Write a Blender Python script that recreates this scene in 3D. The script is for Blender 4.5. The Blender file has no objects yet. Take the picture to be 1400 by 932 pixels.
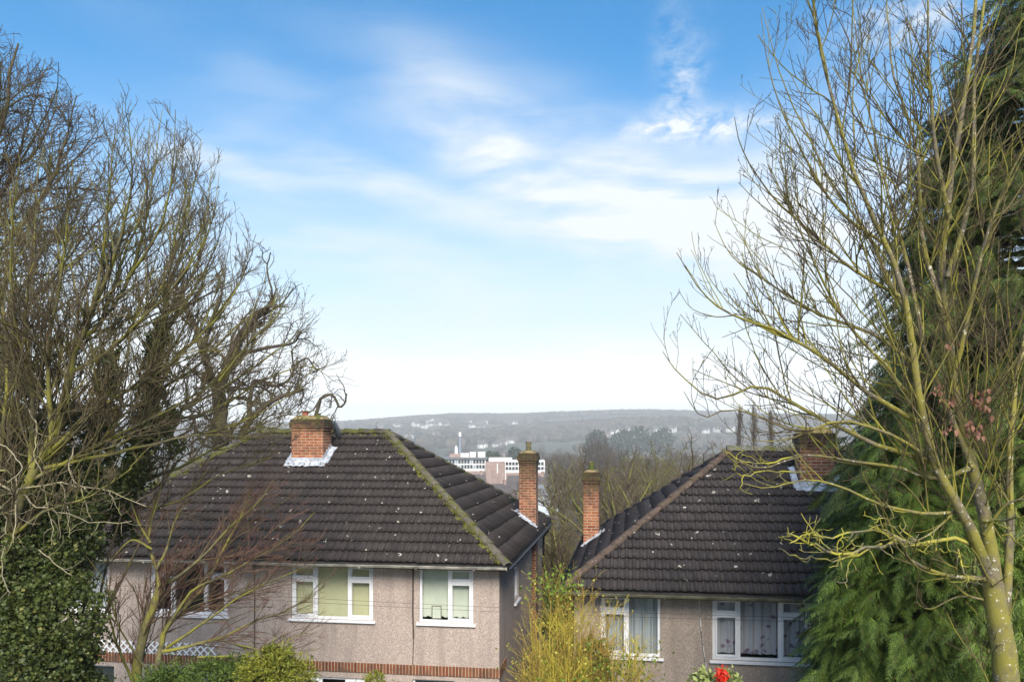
import bpy, math, random
import numpy as np
from mathutils import Vector

random.seed(7)
RNG = np.random.default_rng(11)
SC = bpy.context.scene
COL = SC.collection

# ------------------------------------------------------------------ camera, world, sun, exposure
F = 1100.0           # focal length in pixels of the 1400 px wide photograph
HC = 7.7             # eye height over the ground the houses stand on
cam = bpy.data.cameras.new('camera')
cam.lens = F / 1400 * 36.0
cam.sensor_width = 36.0
cam.shift_y = 134 / 1400
cam.clip_start = 0.1
cam.clip_end = 12000
cam_o = bpy.data.objects.new('camera', cam)
COL.objects.link(cam_o)
cam_o.location = (0, 0, HC)
cam_o.rotation_euler = (math.radians(90), 0, 0)
SC.camera = cam_o

SUN_EL, SUN_ROT = math.radians(40), math.radians(175)
SKY_STRENGTH = 0.11
EXPOSURE = 0.70
sd = Vector((math.sin(SUN_ROT) * math.cos(SUN_EL), math.cos(SUN_ROT) * math.cos(SUN_EL), math.sin(SUN_EL)))
sun = bpy.data.lights.new('sun', 'SUN')
sun.energy = 4.0
sun.angle = math.radians(28)
sun.color = (1.0, 0.93, 0.83)
sun_o = bpy.data.objects.new('sun', sun)
COL.objects.link(sun_o)
sun_o.rotation_euler = sd.to_track_quat('Z', 'Y').to_euler()

SC.view_settings.view_transform = 'Standard'
SC.view_settings.look = 'None'
SC.view_settings.gamma = 1
SC.view_settings.use_curve_mapping = False
SC.view_settings.exposure = EXPOSURE
SC.render.engine = 'CYCLES'
SC.cycles.use_denoising = True
try:
    SC.cycles.denoiser = 'OPENIMAGEDENOISE'
    SC.cycles.denoising_input_passes = 'RGB_ALBEDO_NORMAL'
    SC.cycles.denoising_prefilter = 'ACCURATE'
except Exception:
    pass
SC.cycles.max_bounces = 6
SC.cycles.diffuse_bounces = 3
SC.cycles.volume_bounces = 1
SC.cycles.transparent_max_bounces = 12


class NT:
    """small helper round a node tree"""
    def __init__(s, tree):
        s.t = tree
        s.n = tree.nodes
        s.l = tree.links

    def node(s, typ, **kw):
        n = s.n.new(typ)
        for k, v in kw.items():
            setattr(n, k, v)
        return n

    def put(s, sock, v):
        if v is None:
            return
        if isinstance(v, bpy.types.NodeSocket):
            s.l.new(v, sock)
        else:
            if sock.type == 'RGBA' and isinstance(v, (tuple, list)) and len(v) == 3:
                v = (*v, 1)
            sock.default_value = v

    def math(s, op, a, b=None, c=None, clamp=False):
        n = s.node('ShaderNodeMath', operation=op, use_clamp=clamp)
        s.put(n.inputs[0], a)
        s.put(n.inputs[1], b)
        s.put(n.inputs[2], c)
        return n.outputs[0]

    def vmath(s, op, a, b=None):
        n = s.node('ShaderNodeVectorMath', operation=op)
        s.put(n.inputs[0], a)
        s.put(n.inputs[1], b)
        return n.outputs[0]

    def noise(s, vec, scale, detail=3, rough=0.55, dist=0.0, out=0):
        n = s.node('ShaderNodeTexNoise')
        s.put(n.inputs['Vector'], vec)
        n.inputs['Scale'].default_value = scale
        n.inputs['Detail'].default_value = detail
        n.inputs['Roughness'].default_value = rough
        n.inputs['Distortion'].default_value = dist
        return n.outputs[out]

    def voro(s, vec, scale, feature='F1', out='Distance', rand=1.0):
        n = s.node('ShaderNodeTexVoronoi', feature=feature)
        s.put(n.inputs['Vector'], vec)
        n.inputs['Scale'].default_value = scale
        n.inputs['Randomness'].default_value = rand
        return n.outputs[out]

    def ramp(s, fac, stops, interp='LINEAR'):
        n = s.node('ShaderNodeValToRGB')
        n.color_ramp.interpolation = interp
        e = n.color_ramp.elements
        while len(e) < len(stops):
            e.new(0.5)
        for i, (p, c) in enumerate(stops):
            e[i].position = p
            e[i].color = (*c, 1) if len(c) == 3 else c
        s.put(n.inputs[0], fac)
        return n.outputs[0]

    def mix(s, fac, a, b, mode='MIX'):
        n = s.node('ShaderNodeMix', data_type='RGBA', blend_type=mode)
        s.put(n.inputs[0], fac)
        s.put(n.inputs[6], a)
        s.put(n.inputs[7], b)
        return n.outputs[2]

    def maprange(s, v, a, b, c=0.0, d=1.0, smooth=False):
        n = s.node('ShaderNodeMapRange')
        if smooth:
            n.interpolation_type = 'SMOOTHSTEP'
        s.put(n.inputs[0], v)
        for i, q in zip((1, 2, 3, 4), (a, b, c, d)):
            n.inputs[i].default_value = q
        return n.outputs[0]

    def mapping(s, vec, scale=(1, 1, 1), loc=(0, 0, 0), rot=(0, 0, 0)):
        n = s.node('ShaderNodeMapping')
        s.put(n.inputs[0], vec)
        n.inputs['Location'].default_value = loc
        n.inputs['Rotation'].default_value = rot
        n.inputs['Scale'].default_value = scale
        return n.outputs[0]

    def sep(s, v):
        n = s.node('ShaderNodeSeparateXYZ')
        s.put(n.inputs[0], v)
        return n.outputs

    def comb(s, x=0.0, y=0.0, z=0.0):
        n = s.node('ShaderNodeCombineXYZ')
        s.put(n.inputs[0], x)
        s.put(n.inputs[1], y)
        s.put(n.inputs[2], z)
        return n.outputs[0]

    def bump(s, h, strength=0.3, dist=0.02):
        n = s.node('ShaderNodeBump')
        n.inputs['Strength'].default_value = strength
        n.inputs['Distance'].default_value = dist
        s.put(n.inputs['Height'], h)
        return n.outputs[0]


# world: Nishita sky with thin cloud spread over it
W = bpy.data.worlds.new('World')
SC.world = W
W.use_nodes = True
wt = NT(W.node_tree)
for n in list(wt.n):
    wt.n.remove(n)
sky = wt.node('ShaderNodeTexSky', sky_type='NISHITA')
sky.sun_disc = False
sky.sun_elevation = SUN_EL
sky.sun_rotation = SUN_ROT
sky.altitude = 100
sky.air_density = 1.0
sky.dust_density = 0.6
sky.ozone_density = 2.5
hs = wt.node('ShaderNodeHueSaturation')
hs.inputs['Saturation'].default_value = 1.42
hs.inputs['Hue'].default_value = 0.492
hs.inputs['Value'].default_value = 1.18
wt.l.new(sky.outputs[0], hs.inputs['Color'])
tc = wt.node('ShaderNodeTexCoord')
D = tc.outputs['Generated']
sx, sy, sz = wt.sep(D)[:3]
az = wt.math('ARCTAN2', sx, sy)
el = wt.math('ARCSINE', sz)
ang = wt.comb(az, el, 0.0)
# the wind draws the cloud out sideways: noise on a stretched direction
warp = wt.noise(wt.mapping(ang, (1.5, 3.2, 1)), 1.6, 3, 0.5, 0.0, out=1)
wv = wt.vmath('MULTIPLY', wt.vmath('SUBTRACT', warp, (0.5, 0.5, 0.5)), (0.13, 0.06, 0.0))
angw = wt.vmath('ADD', ang, wv)
streak = wt.noise(wt.mapping(angw, (2.2, 9.0, 1), rot=(0, 0, 0.36)), 1.7, 7, 0.54, 0.15)
fine = wt.noise(wt.mapping(angw, (9.0, 15.0, 1), rot=(0, 0, 0.4)), 3.0, 7, 0.68, 0.3)


def blob(px, py, rx, ry, rot, amp, src):
    a0 = math.atan((px - 700) / F)
    e0 = math.atan((600 - py) / F * math.cos(a0))
    d = wt.vmath('SUBTRACT', src, (a0, e0, 0))
    m = wt.mapping(d, (F / rx, F / ry, 0))
    # rotate first, then scale
    r = wt.node('ShaderNodeVectorRotate', rotation_type='Z_AXIS')
    wt.put(r.inputs['Vector'], d)
    r.inputs['Angle'].default_value = math.radians(rot)
    m = wt.mapping(r.outputs[0], (F / rx, F / ry, 0))
    ln = wt.node('ShaderNodeVectorMath', operation='DOT_PRODUCT')
    wt.put(ln.inputs[0], m)
    wt.put(ln.inputs[1], m)
    g = wt.math('EXPONENT', wt.math('MULTIPLY', ln.outputs['Value'], -1.0))
    return wt.math('MULTIPLY', g, amp)


total = None
for bb in [(810, 240, 270, 66, 20, 1.10), (650, 180, 130, 44, 34, .34), (500, 245, 190, 26, 14, .65),
           (290, 225, 130, 26, 10, .70), (420, 330, 240, 40, 6, .35), (960, 295, 200, 55, 6, .75),
           (350, 120, 190, 35, 20, .22), (1150, 200, 190, 80, -8, .45)]:
    b_ = blob(*bb, angw)
    total = b_ if total is None else wt.math('ADD', total, b_)
total = wt.math('MULTIPLY', total, wt.maprange(streak, 0.32, 0.64, 0.28, 1.0, smooth=True))
puffs = None
for bb in [(975, 172, 84, 20, 4, .85), (935, 115, 22, 50, 20, .6), (915, 50, 20, 45, 10, .28), (1245, 25, 80, 24, 0, .8), (905, 178, 50, 9, 0, .6)]:
    b_ = blob(*bb, ang)
    puffs = b_ if puffs is None else wt.math('ADD', puffs, b_)
puffs = wt.math('MULTIPLY', puffs, wt.maprange(fine, 0.38, 0.66, 0.0, 1.1))
low = wt.maprange(el, math.atan(50 / F), math.atan(560 / F), 1.0, 0.0, smooth=True)
low = wt.math('MULTIPLY', wt.math('POWER', low, 1.75), wt.maprange(streak, 0.25, 0.7, 0.8, 1.22))
cl = wt.math('ADD', wt.math('ADD', total, puffs), low, clamp=True)
cl = wt.math('MULTIPLY', cl, 0.97)
# nearer the horizon the thin cloud is lit through a longer path of air and gets brighter
hb = wt.maprange(el, 0.0, 0.15, 1.8, 1.0, smooth=True)
white = wt.vmath('MULTIPLY', (5.55, 5.8, 5.95), wt.comb(hb, hb, hb))
skyc = wt.mix(cl, hs.outputs[0], white)
bg = wt.node('ShaderNodeBackground')
bg.inputs['Strength'].default_value = SKY_STRENGTH
wt.l.new(skyc, bg.inputs['Color'])
wo = wt.node('ShaderNodeOutputWorld')
wt.l.new(bg.outputs[0], wo.inputs[0])


# ------------------------------------------------------------------ helpers
def tag(o, label=None, cat=None, group=None, kind=None):
    if label:
        o['label'] = label
    if cat:
        o['category'] = cat
    if group:
        o['group'] = group
    if kind:
        o['kind'] = kind
    return o


def empty(name, loc=(0, 0, 0), rz=0.0, label=None, cat=None, group=None):
    o = bpy.data.objects.new(name, None)
    COL.objects.link(o)
    o.location = loc
    o.rotation_euler = (0, 0, rz)
    o.empty_display_size = 0.2
    return tag(o, label, cat, group)


def P(px, py, Y):
    return np.array([(px - 700) / F * Y, Y, HC + (600 - py) / F * Y])


def link_mesh(name, me, mat, parent=None, smooth=False):
    o = bpy.data.objects.new(name, me)
    COL.objects.link(o)
    if mat:
        me.materials.append(mat)
    if parent is not None:
        o.parent = parent
    if smooth:
        me.polygons.foreach_set('use_smooth', [True] * len(me.polygons))
    return o


def np_mesh(name, V, Q, mat, parent=None, smooth=False, attr=None, uv=None, org=None):
    """one mesh from arrays of vertices and of quads or triangles"""
    V = np.asarray(V, dtype=np.float32)
    if org is not None:
        V = V - np.asarray(org, dtype=np.float32)
    Q = np.asarray(Q, dtype=np.int32)
    k = Q.shape[1]
    me = bpy.data.meshes.new(name)
    me.vertices.add(len(V))
    me.vertices.foreach_set('co', V.ravel())
    me.loops.add(Q.size)
    me.loops.foreach_set('vertex_index', Q.ravel())
    me.polygons.add(len(Q))
    me.polygons.foreach_set('loop_start', np.arange(0, Q.size, k, dtype=np.int32))
    me.update(calc_edges=True)
    if attr:
        for an, av in attr.items():
            a = me.attributes.new(an, 'FLOAT', 'POINT')
            a.data.foreach_set('value', np.asarray(av, dtype=np.float32))
    if uv is not None:
        u = me.uv_layers.new(name='UVMap')
        u.data.foreach_set('uv', np.asarray(uv, dtype=np.float32)[Q.ravel()].ravel())
    return link_mesh(name, me, mat, parent, smooth)


class MB:
    """collects boxes, tubes and polygons into one mesh, with a metric box-mapped UV"""
    def __init__(s):
        s.v = []
        s.f = []

    def poly(s, pts):
        i = len(s.v)
        s.v += [tuple(p) for p in pts]
        s.f.append(tuple(range(i, i + len(pts))))

    def box(s, x0, x1, y0, y1, z0, z1):
        i = len(s.v)
        s.v += [(x0, y0, z0), (x1, y0, z0), (x1, y1, z0), (x0, y1, z0), (x0, y0, z1), (x1, y0, z1), (x1, y1, z1), (x0, y1, z1)]
        for q in ((3, 2, 1, 0), (4, 5, 6, 7), (0, 1, 5, 4), (1, 2, 6, 5), (2, 3, 7, 6), (3, 0, 4, 7)):
            s.f.append(tuple(i + k for k in q))

    def frustum(s, b, t, z0, z1):
        """b, t = (x0,x1,y0,y1) rectangles at z0 and z1"""
        i = len(s.v)
        for (x0, x1, y0, y1), z in ((b, z0), (t, z1)):
            s.v += [(x0, y0, z), (x1, y0, z), (x1, y1, z), (x0, y1, z)]
        for q in ((3, 2, 1, 0), (4, 5, 6, 7), (0, 1, 5, 4), (1, 2, 6, 5), (2, 3, 7, 6), (3, 0, 4, 7)):
            s.f.append(tuple(i + k for k in q))

    def tube(s, pts, rad, n=8, cap=True):
        pts = [Vector(p) for p in pts]
        if not isinstance(rad, (list, tuple)):
            rad = [rad] * len(pts)
        base = len(s.v)
        for k, p in enumerate(pts):
            t = (pts[min(k + 1, len(pts) - 1)] - pts[max(k - 1, 0)])
            if t.length < 1e-6:
                t = Vector((0, 0, 1))
            t.normalize()
            a = t.cross(Vector((0.31, 0.17, 0.93)) if abs(t.z) < 0.8 else Vector((1, 0.2, 0))).normalized()
            b = t.cross(a)
            for j in range(n):
                c = 2 * math.pi * j / n
                s.v.append(tuple(p + (a * math.cos(c) + b * math.sin(c)) * rad[k]))
        for k in range(len(pts) - 1):
            for j in range(n):
                q = base + k * n
                s.f.append((q + j, q + (j + 1) % n, q + n + (j + 1) % n, q + n + j))
        if cap:
            s.f.append(tuple(base + j for j in range(n - 1, -1, -1)))
            q = base + (len(pts) - 1) * n
            s.f.append(tuple(q + j for j in range(n)))

    def build(s, name, mat, parent=None, smooth=False, bevel=0.0):
        me = bpy.data.meshes.new(name)
        me.from_pydata(s.v, [], s.f)
        me.update()
        u = me.uv_layers.new(name='UVMap')
        for p in me.polygons:
            nx, ny, nz = (abs(c) for c in p.normal)
            for li in p.loop_indices:
                c = me.vertices[me.loops[li].vertex_index].co
                if nz >= nx and nz >= ny:
                    u.data[li].uv = (c.x, c.y)
                elif ny >= nx:
                    u.data[li].uv = (c.x, c.z)
                else:
                    u.data[li].uv = (c.y, c.z)
        o = link_mesh(name, me, mat, parent, smooth)
        if bevel:
            m = o.modifiers.new('bevel', 'BEVEL')
            m.width = bevel
            m.segments = 1
            m.limit_method = 'ANGLE'
        return o


def copy_tree(o, parent=None):
    c = o.copy()
    COL.objects.link(c)
    c.parent = parent
    for ch in list(o.children):
        copy_tree(ch, c)
    return c


# ------------------------------------------------------------------ materials
def new_mat(name):
    m = bpy.data.materials.new(name)
    m.use_nodes = True
    t = NT(m.node_tree)
    b = t.n['Principled BSDF']
    b.inputs['Specular IOR Level'].default_value = 0.35
    return m, t, b


def plain(name, col, rough=0.6, var=0.12, scale=8.0, bump=0.0, metal=0.0, detail=4):
    m, t, b = new_mat(name)
    o = t.node('ShaderNodeTexCoord').outputs['Object']
    n = t.noise(o, scale, detail)
    d = tuple(c * (1 - var * 2.2) for c in col)
    l = tuple(min(1, c * (1 + var * 1.3)) for c in col)
    t.put(b.inputs['Base Color'], t.ramp(n, [(0.3, d), (0.7, l)]))
    b.inputs['Roughness'].default_value = rough
    b.inputs['Metallic'].default_value = metal
    if bump:
        t.put(b.inputs['Normal'], t.bump(n, bump, 0.01))
    return m


def pebbledash(name, base=(0.425, 0.345, 0.295)):
    m, t, b = new_mat(name)
    o = t.node('ShaderNodeTexCoord').outputs['Object']
    cell = t.voro(o, 84, out='Color')
    cs = t.sep(cell)
    speck = t.ramp(cs[0], [(0.0, tuple(c * .58 for c in base)), (0.35, tuple(c * .90 for c in base)), (0.7, tuple(c * 1.12 for c in base)),
                           (1.0, tuple(min(.85, c * 1.55) for c in base))])
    big = t.noise(o, 0.8, 4, 0.6)
    stain = t.noise(t.mapping(o, (3.5, 3.5, 0.35)), 1.2, 5, 0.62)
    col = t.mix(t.maprange(big, .35, .7, 0.0, 0.28), speck, tuple(c * f for c, f in zip(base, (.78, .80, .80))), 'MIX')
    col = t.mix(t.maprange(stain, .46, .72, 0.0, 0.60), col, tuple(c * .58 for c in base))
    t.put(b.inputs['Base Color'], col)
    b.inputs['Roughness'].default_value = 0.95
    h = t.voro(o, 84)
    t.put(b.inputs['Normal'], t.bump(h, 0.55, 0.012))
    return m


def brick(name, dark_top=None, soldier=False, tone=1.0, soot_h=.42):
    m, t, b = new_mat(name)
    tcn = t.node('ShaderNodeTexCoord')
    uv = tcn.outputs['UV']
    o = tcn.outputs['Object']
    if soldier:
        uv = t.mapping(uv, rot=(0, 0, math.pi / 2))
    uvd = t.vmath('ADD', uv, t.vmath('MULTIPLY', t.vmath('SUBTRACT', t.noise(o, 9, 2, out=1), (.5, .5, .5)), (.012, .010, 0)))
    n = t.node('ShaderNodeTexBrick')
    n.offset = 0.0 if soldier else 0.5
    t.put(n.inputs['Vector'], uvd)
    n.inputs['Color1'].default_value = (0.30 * tone, 0.085 * tone, 0.036 * tone, 1)
    n.inputs['Color2'].default_value = (0.42 * tone, 0.165 * tone, 0.07 * tone, 1)
    n.inputs['Mortar'].default_value = (0.42, 0.34, 0.25, 1)
    n.inputs['Scale'].default_value = 1.0
    n.inputs['Mortar Size'].default_value = 0.009
    n.inputs['Mortar Smooth'].default_value = 0.25
    n.inputs['Bias'].default_value = -0.1
    n.inputs['Brick Width'].default_value = 0.225
    n.inputs['Row Height'].default_value = 0.075
    # each brick its own tone
    big = t.noise(o, 3.0, 5, 0.6)
    sp = t.sep(uvd)
    row = t.math('FLOOR', t.math('DIVIDE', sp[1], 0.075))
    colx = t.math('FLOOR', t.math('DIVIDE', t.math('ADD', sp[0], t.math('MULTIPLY', t.math('MODULO', row, 2.0), 0.0 if soldier else 0.1125)), 0.225))
    wn = t.node('ShaderNodeTexWhiteNoise', noise_dimensions='2D')
    t.put(wn.inputs['Vector'], t.comb(colx, row, 0.0))
    shade = t.maprange(wn.outputs['Value'], 0, 1, 0.50, 1.25)
    brk = t.mix(1.0, n.outputs['Color'], t.ramp(shade, [(0, (0, 0, 0)), (1, (1, 1, 1))]), 'MULTIPLY')
    col = t.mix(n.outputs['Fac'], t.mix(0.85, n.outputs['Color'], brk), (0.40, 0.32, 0.23))
    col = t.mix(t.maprange(big, 0.48, 0.72, 0, 0.65), col, (0.075, 0.05, 0.038))
    if dark_top is not None:
        # soot and moss grown down from the top courses (object height)
        z = t.sep(o)[2]
        zz = t.math('ADD', z, t.math('MULTIPLY', t.math('SUBTRACT', t.noise(o, 6, 4), 0.5), 0.45))
        f = t.maprange(zz, dark_top - soot_h, dark_top + 0.05, 0, 0.92, smooth=True)
        soot = t.mix(t.maprange(t.noise(o, 11, 4), .42, .6), (0.030, 0.020, 0.015), (0.045, 0.05, 0.012))
        col = t.mix(f, col, soot)
    t.put(b.inputs['Base Color'], col)
    b.inputs['Roughness'].default_value = 0.9
    h = t.math('SUBTRACT', t.math('MULTIPLY', t.noise(o, 60, 3), 0.4), n.outputs['Fac'])
    t.put(b.inputs['Normal'], t.bump(h, 0.6, 0.012))
    return m


def roof_tile_mat(name, tone=(0.036, 0.028, 0.026), moss_amt=1.0, spots=1.0):
    m, t, b = new_mat(name)
    tcn = t.node('ShaderNodeTexCoord')
    uv, o = tcn.outputs['UV'], tcn.outputs['Object']
    sp = t.sep(uv)
    tx = t.math('FLOOR', t.math('DIVIDE', sp[0], 0.30))
    ty = t.math('FLOOR', sp[1])
    wn = t.node('ShaderNodeTexWhiteNoise', noise_dimensions='2D')
    t.put(wn.inputs['Vector'], t.comb(tx, ty, 0.0))
    per = wn.outputs['Value']
    c0 = tuple(c * .72 for c in tone)
    c1 = tuple(c * 1.35 for c in tone)
    col = t.ramp(per, [(0, c0), (0.5, tone), (1, c1)])
    weather = t.noise(o, 2.2, 6, 0.65)
    col = t.mix(t.maprange(weather, .42, .75, 0, .5), col, (tone[0] * 1.8, tone[1] * 1.7, tone[2] * 1.6))
    streaks = t.noise(t.mapping(uv, (26, 1.1, 1)), 1.0, 4, 0.6)
    col = t.mix(t.maprange(streaks, .52, .72, 0, .6), col, (0.105, 0.085, 0.073))
    grit = t.noise(o, 130, 2)
    col = t.mix(t.maprange(grit, .35, .68, 0, .45), col, (0.020, 0.017, 0.016))
    # lichen: small pale rings and dots of uneven size
    vd = t.node('ShaderNodeTexVoronoi')
    ow = t.vmath('ADD', o, t.vmath('MULTIPLY', t.vmath('SUBTRACT', t.noise(o, 14, 3, out=1), (.5, .5, .5)), (.10, .10, .10)))
    t.put(vd.inputs['Vector'], ow)
    vd.inputs['Scale'].default_value = 2.3
    rnd = t.sep(vd.outputs['Color'])
    rad = t.maprange(rnd[0], 0, 1, 0.03, 0.10)
    d = t.math('SUBTRACT', vd.outputs['Distance'], rad)
    ring = t.math('LESS_THAN', t.math('ABSOLUTE', d), 0.026)
    broken = t.math('GREATER_THAN', t.noise(o, 17, 3), 0.45)
    ring = t.math('MULTIPLY', t.math('MULTIPLY', ring, broken), t.math('GREATER_THAN', rnd[1], 0.25))
    v2 = t.node('ShaderNodeTexVoronoi')
    t.put(v2.inputs['Vector'], o)
    v2.inputs['Scale'].default_value = 4.5
    r2 = t.sep(v2.outputs['Color'])
    dots = t.math('MULTIPLY', t.math('LESS_THAN', v2.outputs['Distance'], t.maprange(r2[0], .45, 1, 0.0, 0.15)), t.math('GREATER_THAN', t.noise(o, 40, 2), .44))
    dots = t.math('MULTIPLY', dots, t.math('GREATER_THAN', t.noise(o, 0.9, 2), 0.36))
    lich = t.math('MULTIPLY', t.math('MAXIMUM', ring, dots), 0.85 * spots)
    col = t.mix(lich, col, (0.62, 0.59, 0.50))
    at = t.node('ShaderNodeAttribute', attribute_name='moss')
    mo = t.math('ADD', at.outputs['Fac'], t.math('MULTIPLY', t.math('SUBTRACT', t.noise(o, 5.5, 5, .7), 0.52), 1.9))
    mossf = t.math('MULTIPLY', t.maprange(mo, 0.52, 0.72), moss_amt)
    mcol = t.mix(t.maprange(t.noise(o, 12, 3), .35, .65), (0.055, 0.06, 0.008), (0.17, 0.165, 0.02))
    col = t.mix(mossf, col, mcol)
    t.put(b.inputs['Base Color'], col)
    b.inputs['Roughness'].default_value = 0.72
    t.put(b.inputs['Normal'], t.bump(t.math('ADD', grit, t.math('MULTIPLY', mossf, 2.0)), 0.35, 0.006))
    return m


def cap_mat(name, base, moss, amt):
    """half-round hip and ridge tiles with blotches of moss and pale lichen"""
    m, t, b = new_mat(name)
    o = t.node('ShaderNodeTexCoord').outputs['Object']
    n1 = t.noise(o, 3.2, 5, .65)
    col = t.ramp(t.noise(o, 9, 4), [(.3, tuple(c * .6 for c in base)), (.7, tuple(c * 1.4 for c in base))])
    col = t.mix(t.maprange(n1, .60 - .25 * amt, .72 - .25 * amt), col, moss)
    col = t.mix(t.maprange(t.noise(o, 21, 4, .7), .64, .70), col, (0.48, 0.45, 0.33))
    t.put(b.inputs['Base Color'], col)
    b.inputs['Roughness'].default_value = .85
    t.put(b.inputs['Normal'], t.bump(t.noise(o, 30, 4), .6, .015))
    return m


def bark(name, base, lichen, amt=0.5, pale=None, scale=7.0, pale_amt=.64):
    m, t, b = new_mat(name)
    o = t.node('ShaderNodeTexCoord').outputs['Object']
    col = t.ramp(t.noise(o, scale * 3, 4), [(.3, tuple(c * .6 for c in base)), (.7, tuple(c * 1.35 for c in base))])
    col = t.mix(t.maprange(t.noise(o, scale * .35, 5, .65), .62 - .3 * amt, .74 - .26 * amt), col, lichen)
    if pale:
        col = t.mix(t.maprange(t.noise(o, scale * 4, 4, .6), pale_amt, pale_amt + .04), col, pale)
    t.put(b.inputs['Base Color'], col)
    b.inputs['Roughness'].default_value = .9
    t.put(b.inputs['Normal'], t.bump(t.noise(o, scale * 5, 4), .5, .01))
    return m


def leaf_mat(name, dark, light, rough=.55, trans=0.25, yellow=None, y_amt=.1):
    m, t, b = new_mat(name)
    r = t.node('ShaderNodeNewGeometry').outputs['Random Per Island']
    o = t.node('ShaderNodeTexCoord').outputs['Object']
    f = t.math('ADD', t.math('MULTIPLY', r, .6), t.math('MULTIPLY', t.noise(o, 1.3, 3), .75))
    col = t.ramp(f, [(.25, dark), (.95, light)])
    if yellow:
        col = t.mix(t.math('GREATER_THAN', t.math('FRACT', t.math('MULTIPLY', r, 17.3)), 1 - y_amt), col, yellow)
    t.put(b.inputs['Base Color'], col)
    b.inputs['Roughness'].default_value = rough
    tr = t.node('ShaderNodeBsdfTranslucent')
    t.put(tr.inputs['Color'], col)
    mx = t.node('ShaderNodeMixShader')
    mx.inputs[0].default_value = trans
    t.l.new(b.outputs[0], mx.inputs[1])
    t.l.new(tr.outputs[0], mx.inputs[2])
    t.l.new(mx.outputs[0], t.n['Material Output'].inputs[0])
    return m


def glass_mat():
    m, t, b = new_mat('window_glass')
    t.n.remove(b)
    lw = t.node('ShaderNodeLayerWeight')
    refl = t.math('ADD', t.math('MULTIPLY', t.math('POWER', lw.outputs['Facing'], 4.0), .85), .09)
    o = t.node('ShaderNodeTexCoord').outputs['Object']
    gl = t.node('ShaderNodeBsdfGlossy')
    gl.inputs['Roughness'].default_value = 0.02
    t.put(gl.inputs['Normal'], t.bump(t.noise(o, 1.6, 2), .25, .01))
    tr = t.node('ShaderNodeBsdfTransparent')
    tr.inputs[0].default_value = (.86, .89, .88, 1)
    mx = t.node('ShaderNodeMixShader')
    t.put(mx.inputs[0], refl)
    t.l.new(tr.outputs[0], mx.inputs[1])
    t.l.new(gl.outputs[0], mx.inputs[2])
    t.l.new(mx.outputs[0], t.n['Material Output'].inputs[0])
    return m


def lace_mat(name, base=(.56, .54, .58), flower=(.16, .05, .13), band=True):
    m, t, b = new_mat(name)
    tcn = t.node('ShaderNodeTexCoord')
    uv = tcn.outputs['UV']
    z = t.sep(uv)[1]
    v = t.node('ShaderNodeTexVoronoi')
    t.put(v.inputs['Vector'], t.vmath('ADD', uv, t.vmath('MULTIPLY', t.noise(uv, 22, 2, out=1), (.06, .06, 0))))
    v.inputs['Scale'].default_value = 9
    r = t.sep(v.outputs['Color'])
    low = t.maprange(z, 0.16, 0.42, 0.9, 0.22)
    on = t.math('LESS_THAN', r[0], low)
    f = t.math('MULTIPLY', t.math('LESS_THAN', v.outputs['Distance'], t.math('MULTIPLY', t.noise(uv, 60, 2), .75)), on)
    col = t.mix(t.math('MULTIPLY', f, .75 if band else .25), base, flower)
    t.put(b.inputs['Base Color'], col)
    b.inputs['Roughness'].default_value = .9
    return m


M = {}
M['dash'] = pebbledash('pebbledash_render')
M['dash_right'] = pebbledash('pebbledash_brown', (0.375, 0.305, 0.250))
M['white'] = plain('white_upvc', (.80, .80, .80), .35, .02)
M['gutter'] = plain('weathered_white_gutter', (.50, .47, .40), .6, .25, 5)
M['gutter_dirty'] = plain('algae_gutter', (.20, .19, .12), .7, .3, 5)
M['fascia'] = plain('dark_fascia', (.045, .042, .038), .6, .2)
M['soffit'] = plain('soffit', (.42, .40, .36), .7, .1)
M['tiles_l'] = roof_tile_mat('concrete_tiles_mossed', (0.028, 0.0215, 0.019), 1.0, 1.0)
M['tiles_r'] = roof_tile_mat('concrete_tiles_grey', (0.033, 0.027, 0.026), .35, 1.0)
M['hip_l'] = cap_mat('hip_tiles_mossed', (.105, .09, .07), (.085, .085, .02), .50)
M['ridge_l'] = cap_mat('ridge_tiles_mossed', (.07, .058, .048), (.085, .088, .018), .62)
M['hip_r'] = cap_mat('hip_tiles_brown', (.095, .066, .05), (.075, .065, .03), .15)
M['ridge_r'] = cap_mat('ridge_tiles_worn', (.20, .19, .14), (.14, .14, .03), .5)
M['glass'] = glass_mat()
M['blind'] = plain('green_cream_blind', (.68, .64, .40), .9, .04, 3)
M['blind_pale'] = plain('pale_blind', (.68, .70, .58), .9, .03, 3)
M['lace'] = lace_mat('flower_lace')
M['net'] = lace_mat('net_curtain', (.50, .52, .54), (.35, .38, .40), False)
M['drape'] = plain('dark_drape', (.12, .13, .09), .9, .3, 6)
M['lead'] = plain('lead_flashing', (.44, .46, .49), .6, .24, 9, bump=.4)
M['moss_mortar'] = cap_mat('mossy_mortar', (.26, .19, .09), (.085, .09, .018), .55)
M['ochre_mortar'] = cap_mat('ochre_mortar', (.48, .32, .11), (.18, .17, .02), .25)
M['pot'] = cap_mat('mossy_clay_pot', (.16, .13, .08), (.07, .085, .015), .55)
M['pot_red'] = plain('red_clay_pot', (.30, .09, .05), .8, .2)
M['dish'] = plain('dark_grey_dish', (.07, .085, .10), .45, .05)
M['black'] = plain('black_plastic', (.012, .012, .013), .45, .1)
M['cable'] = plain('brown_cable', (.09, .07, .06), .7, .1)
M['rope'] = plain('pale_worn_cable', (.55, .53, .5), .8, .5, 9)
M['timber'] = plain('weathered_timber', (.20, .16, .12), .85, .3, 14)
M['door'] = plain('dark_painted_door', (.04, .05, .05), .4, .1)
M['room'] = plain('room_plaster', (.30, .28, .25), .9, .05)

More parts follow.
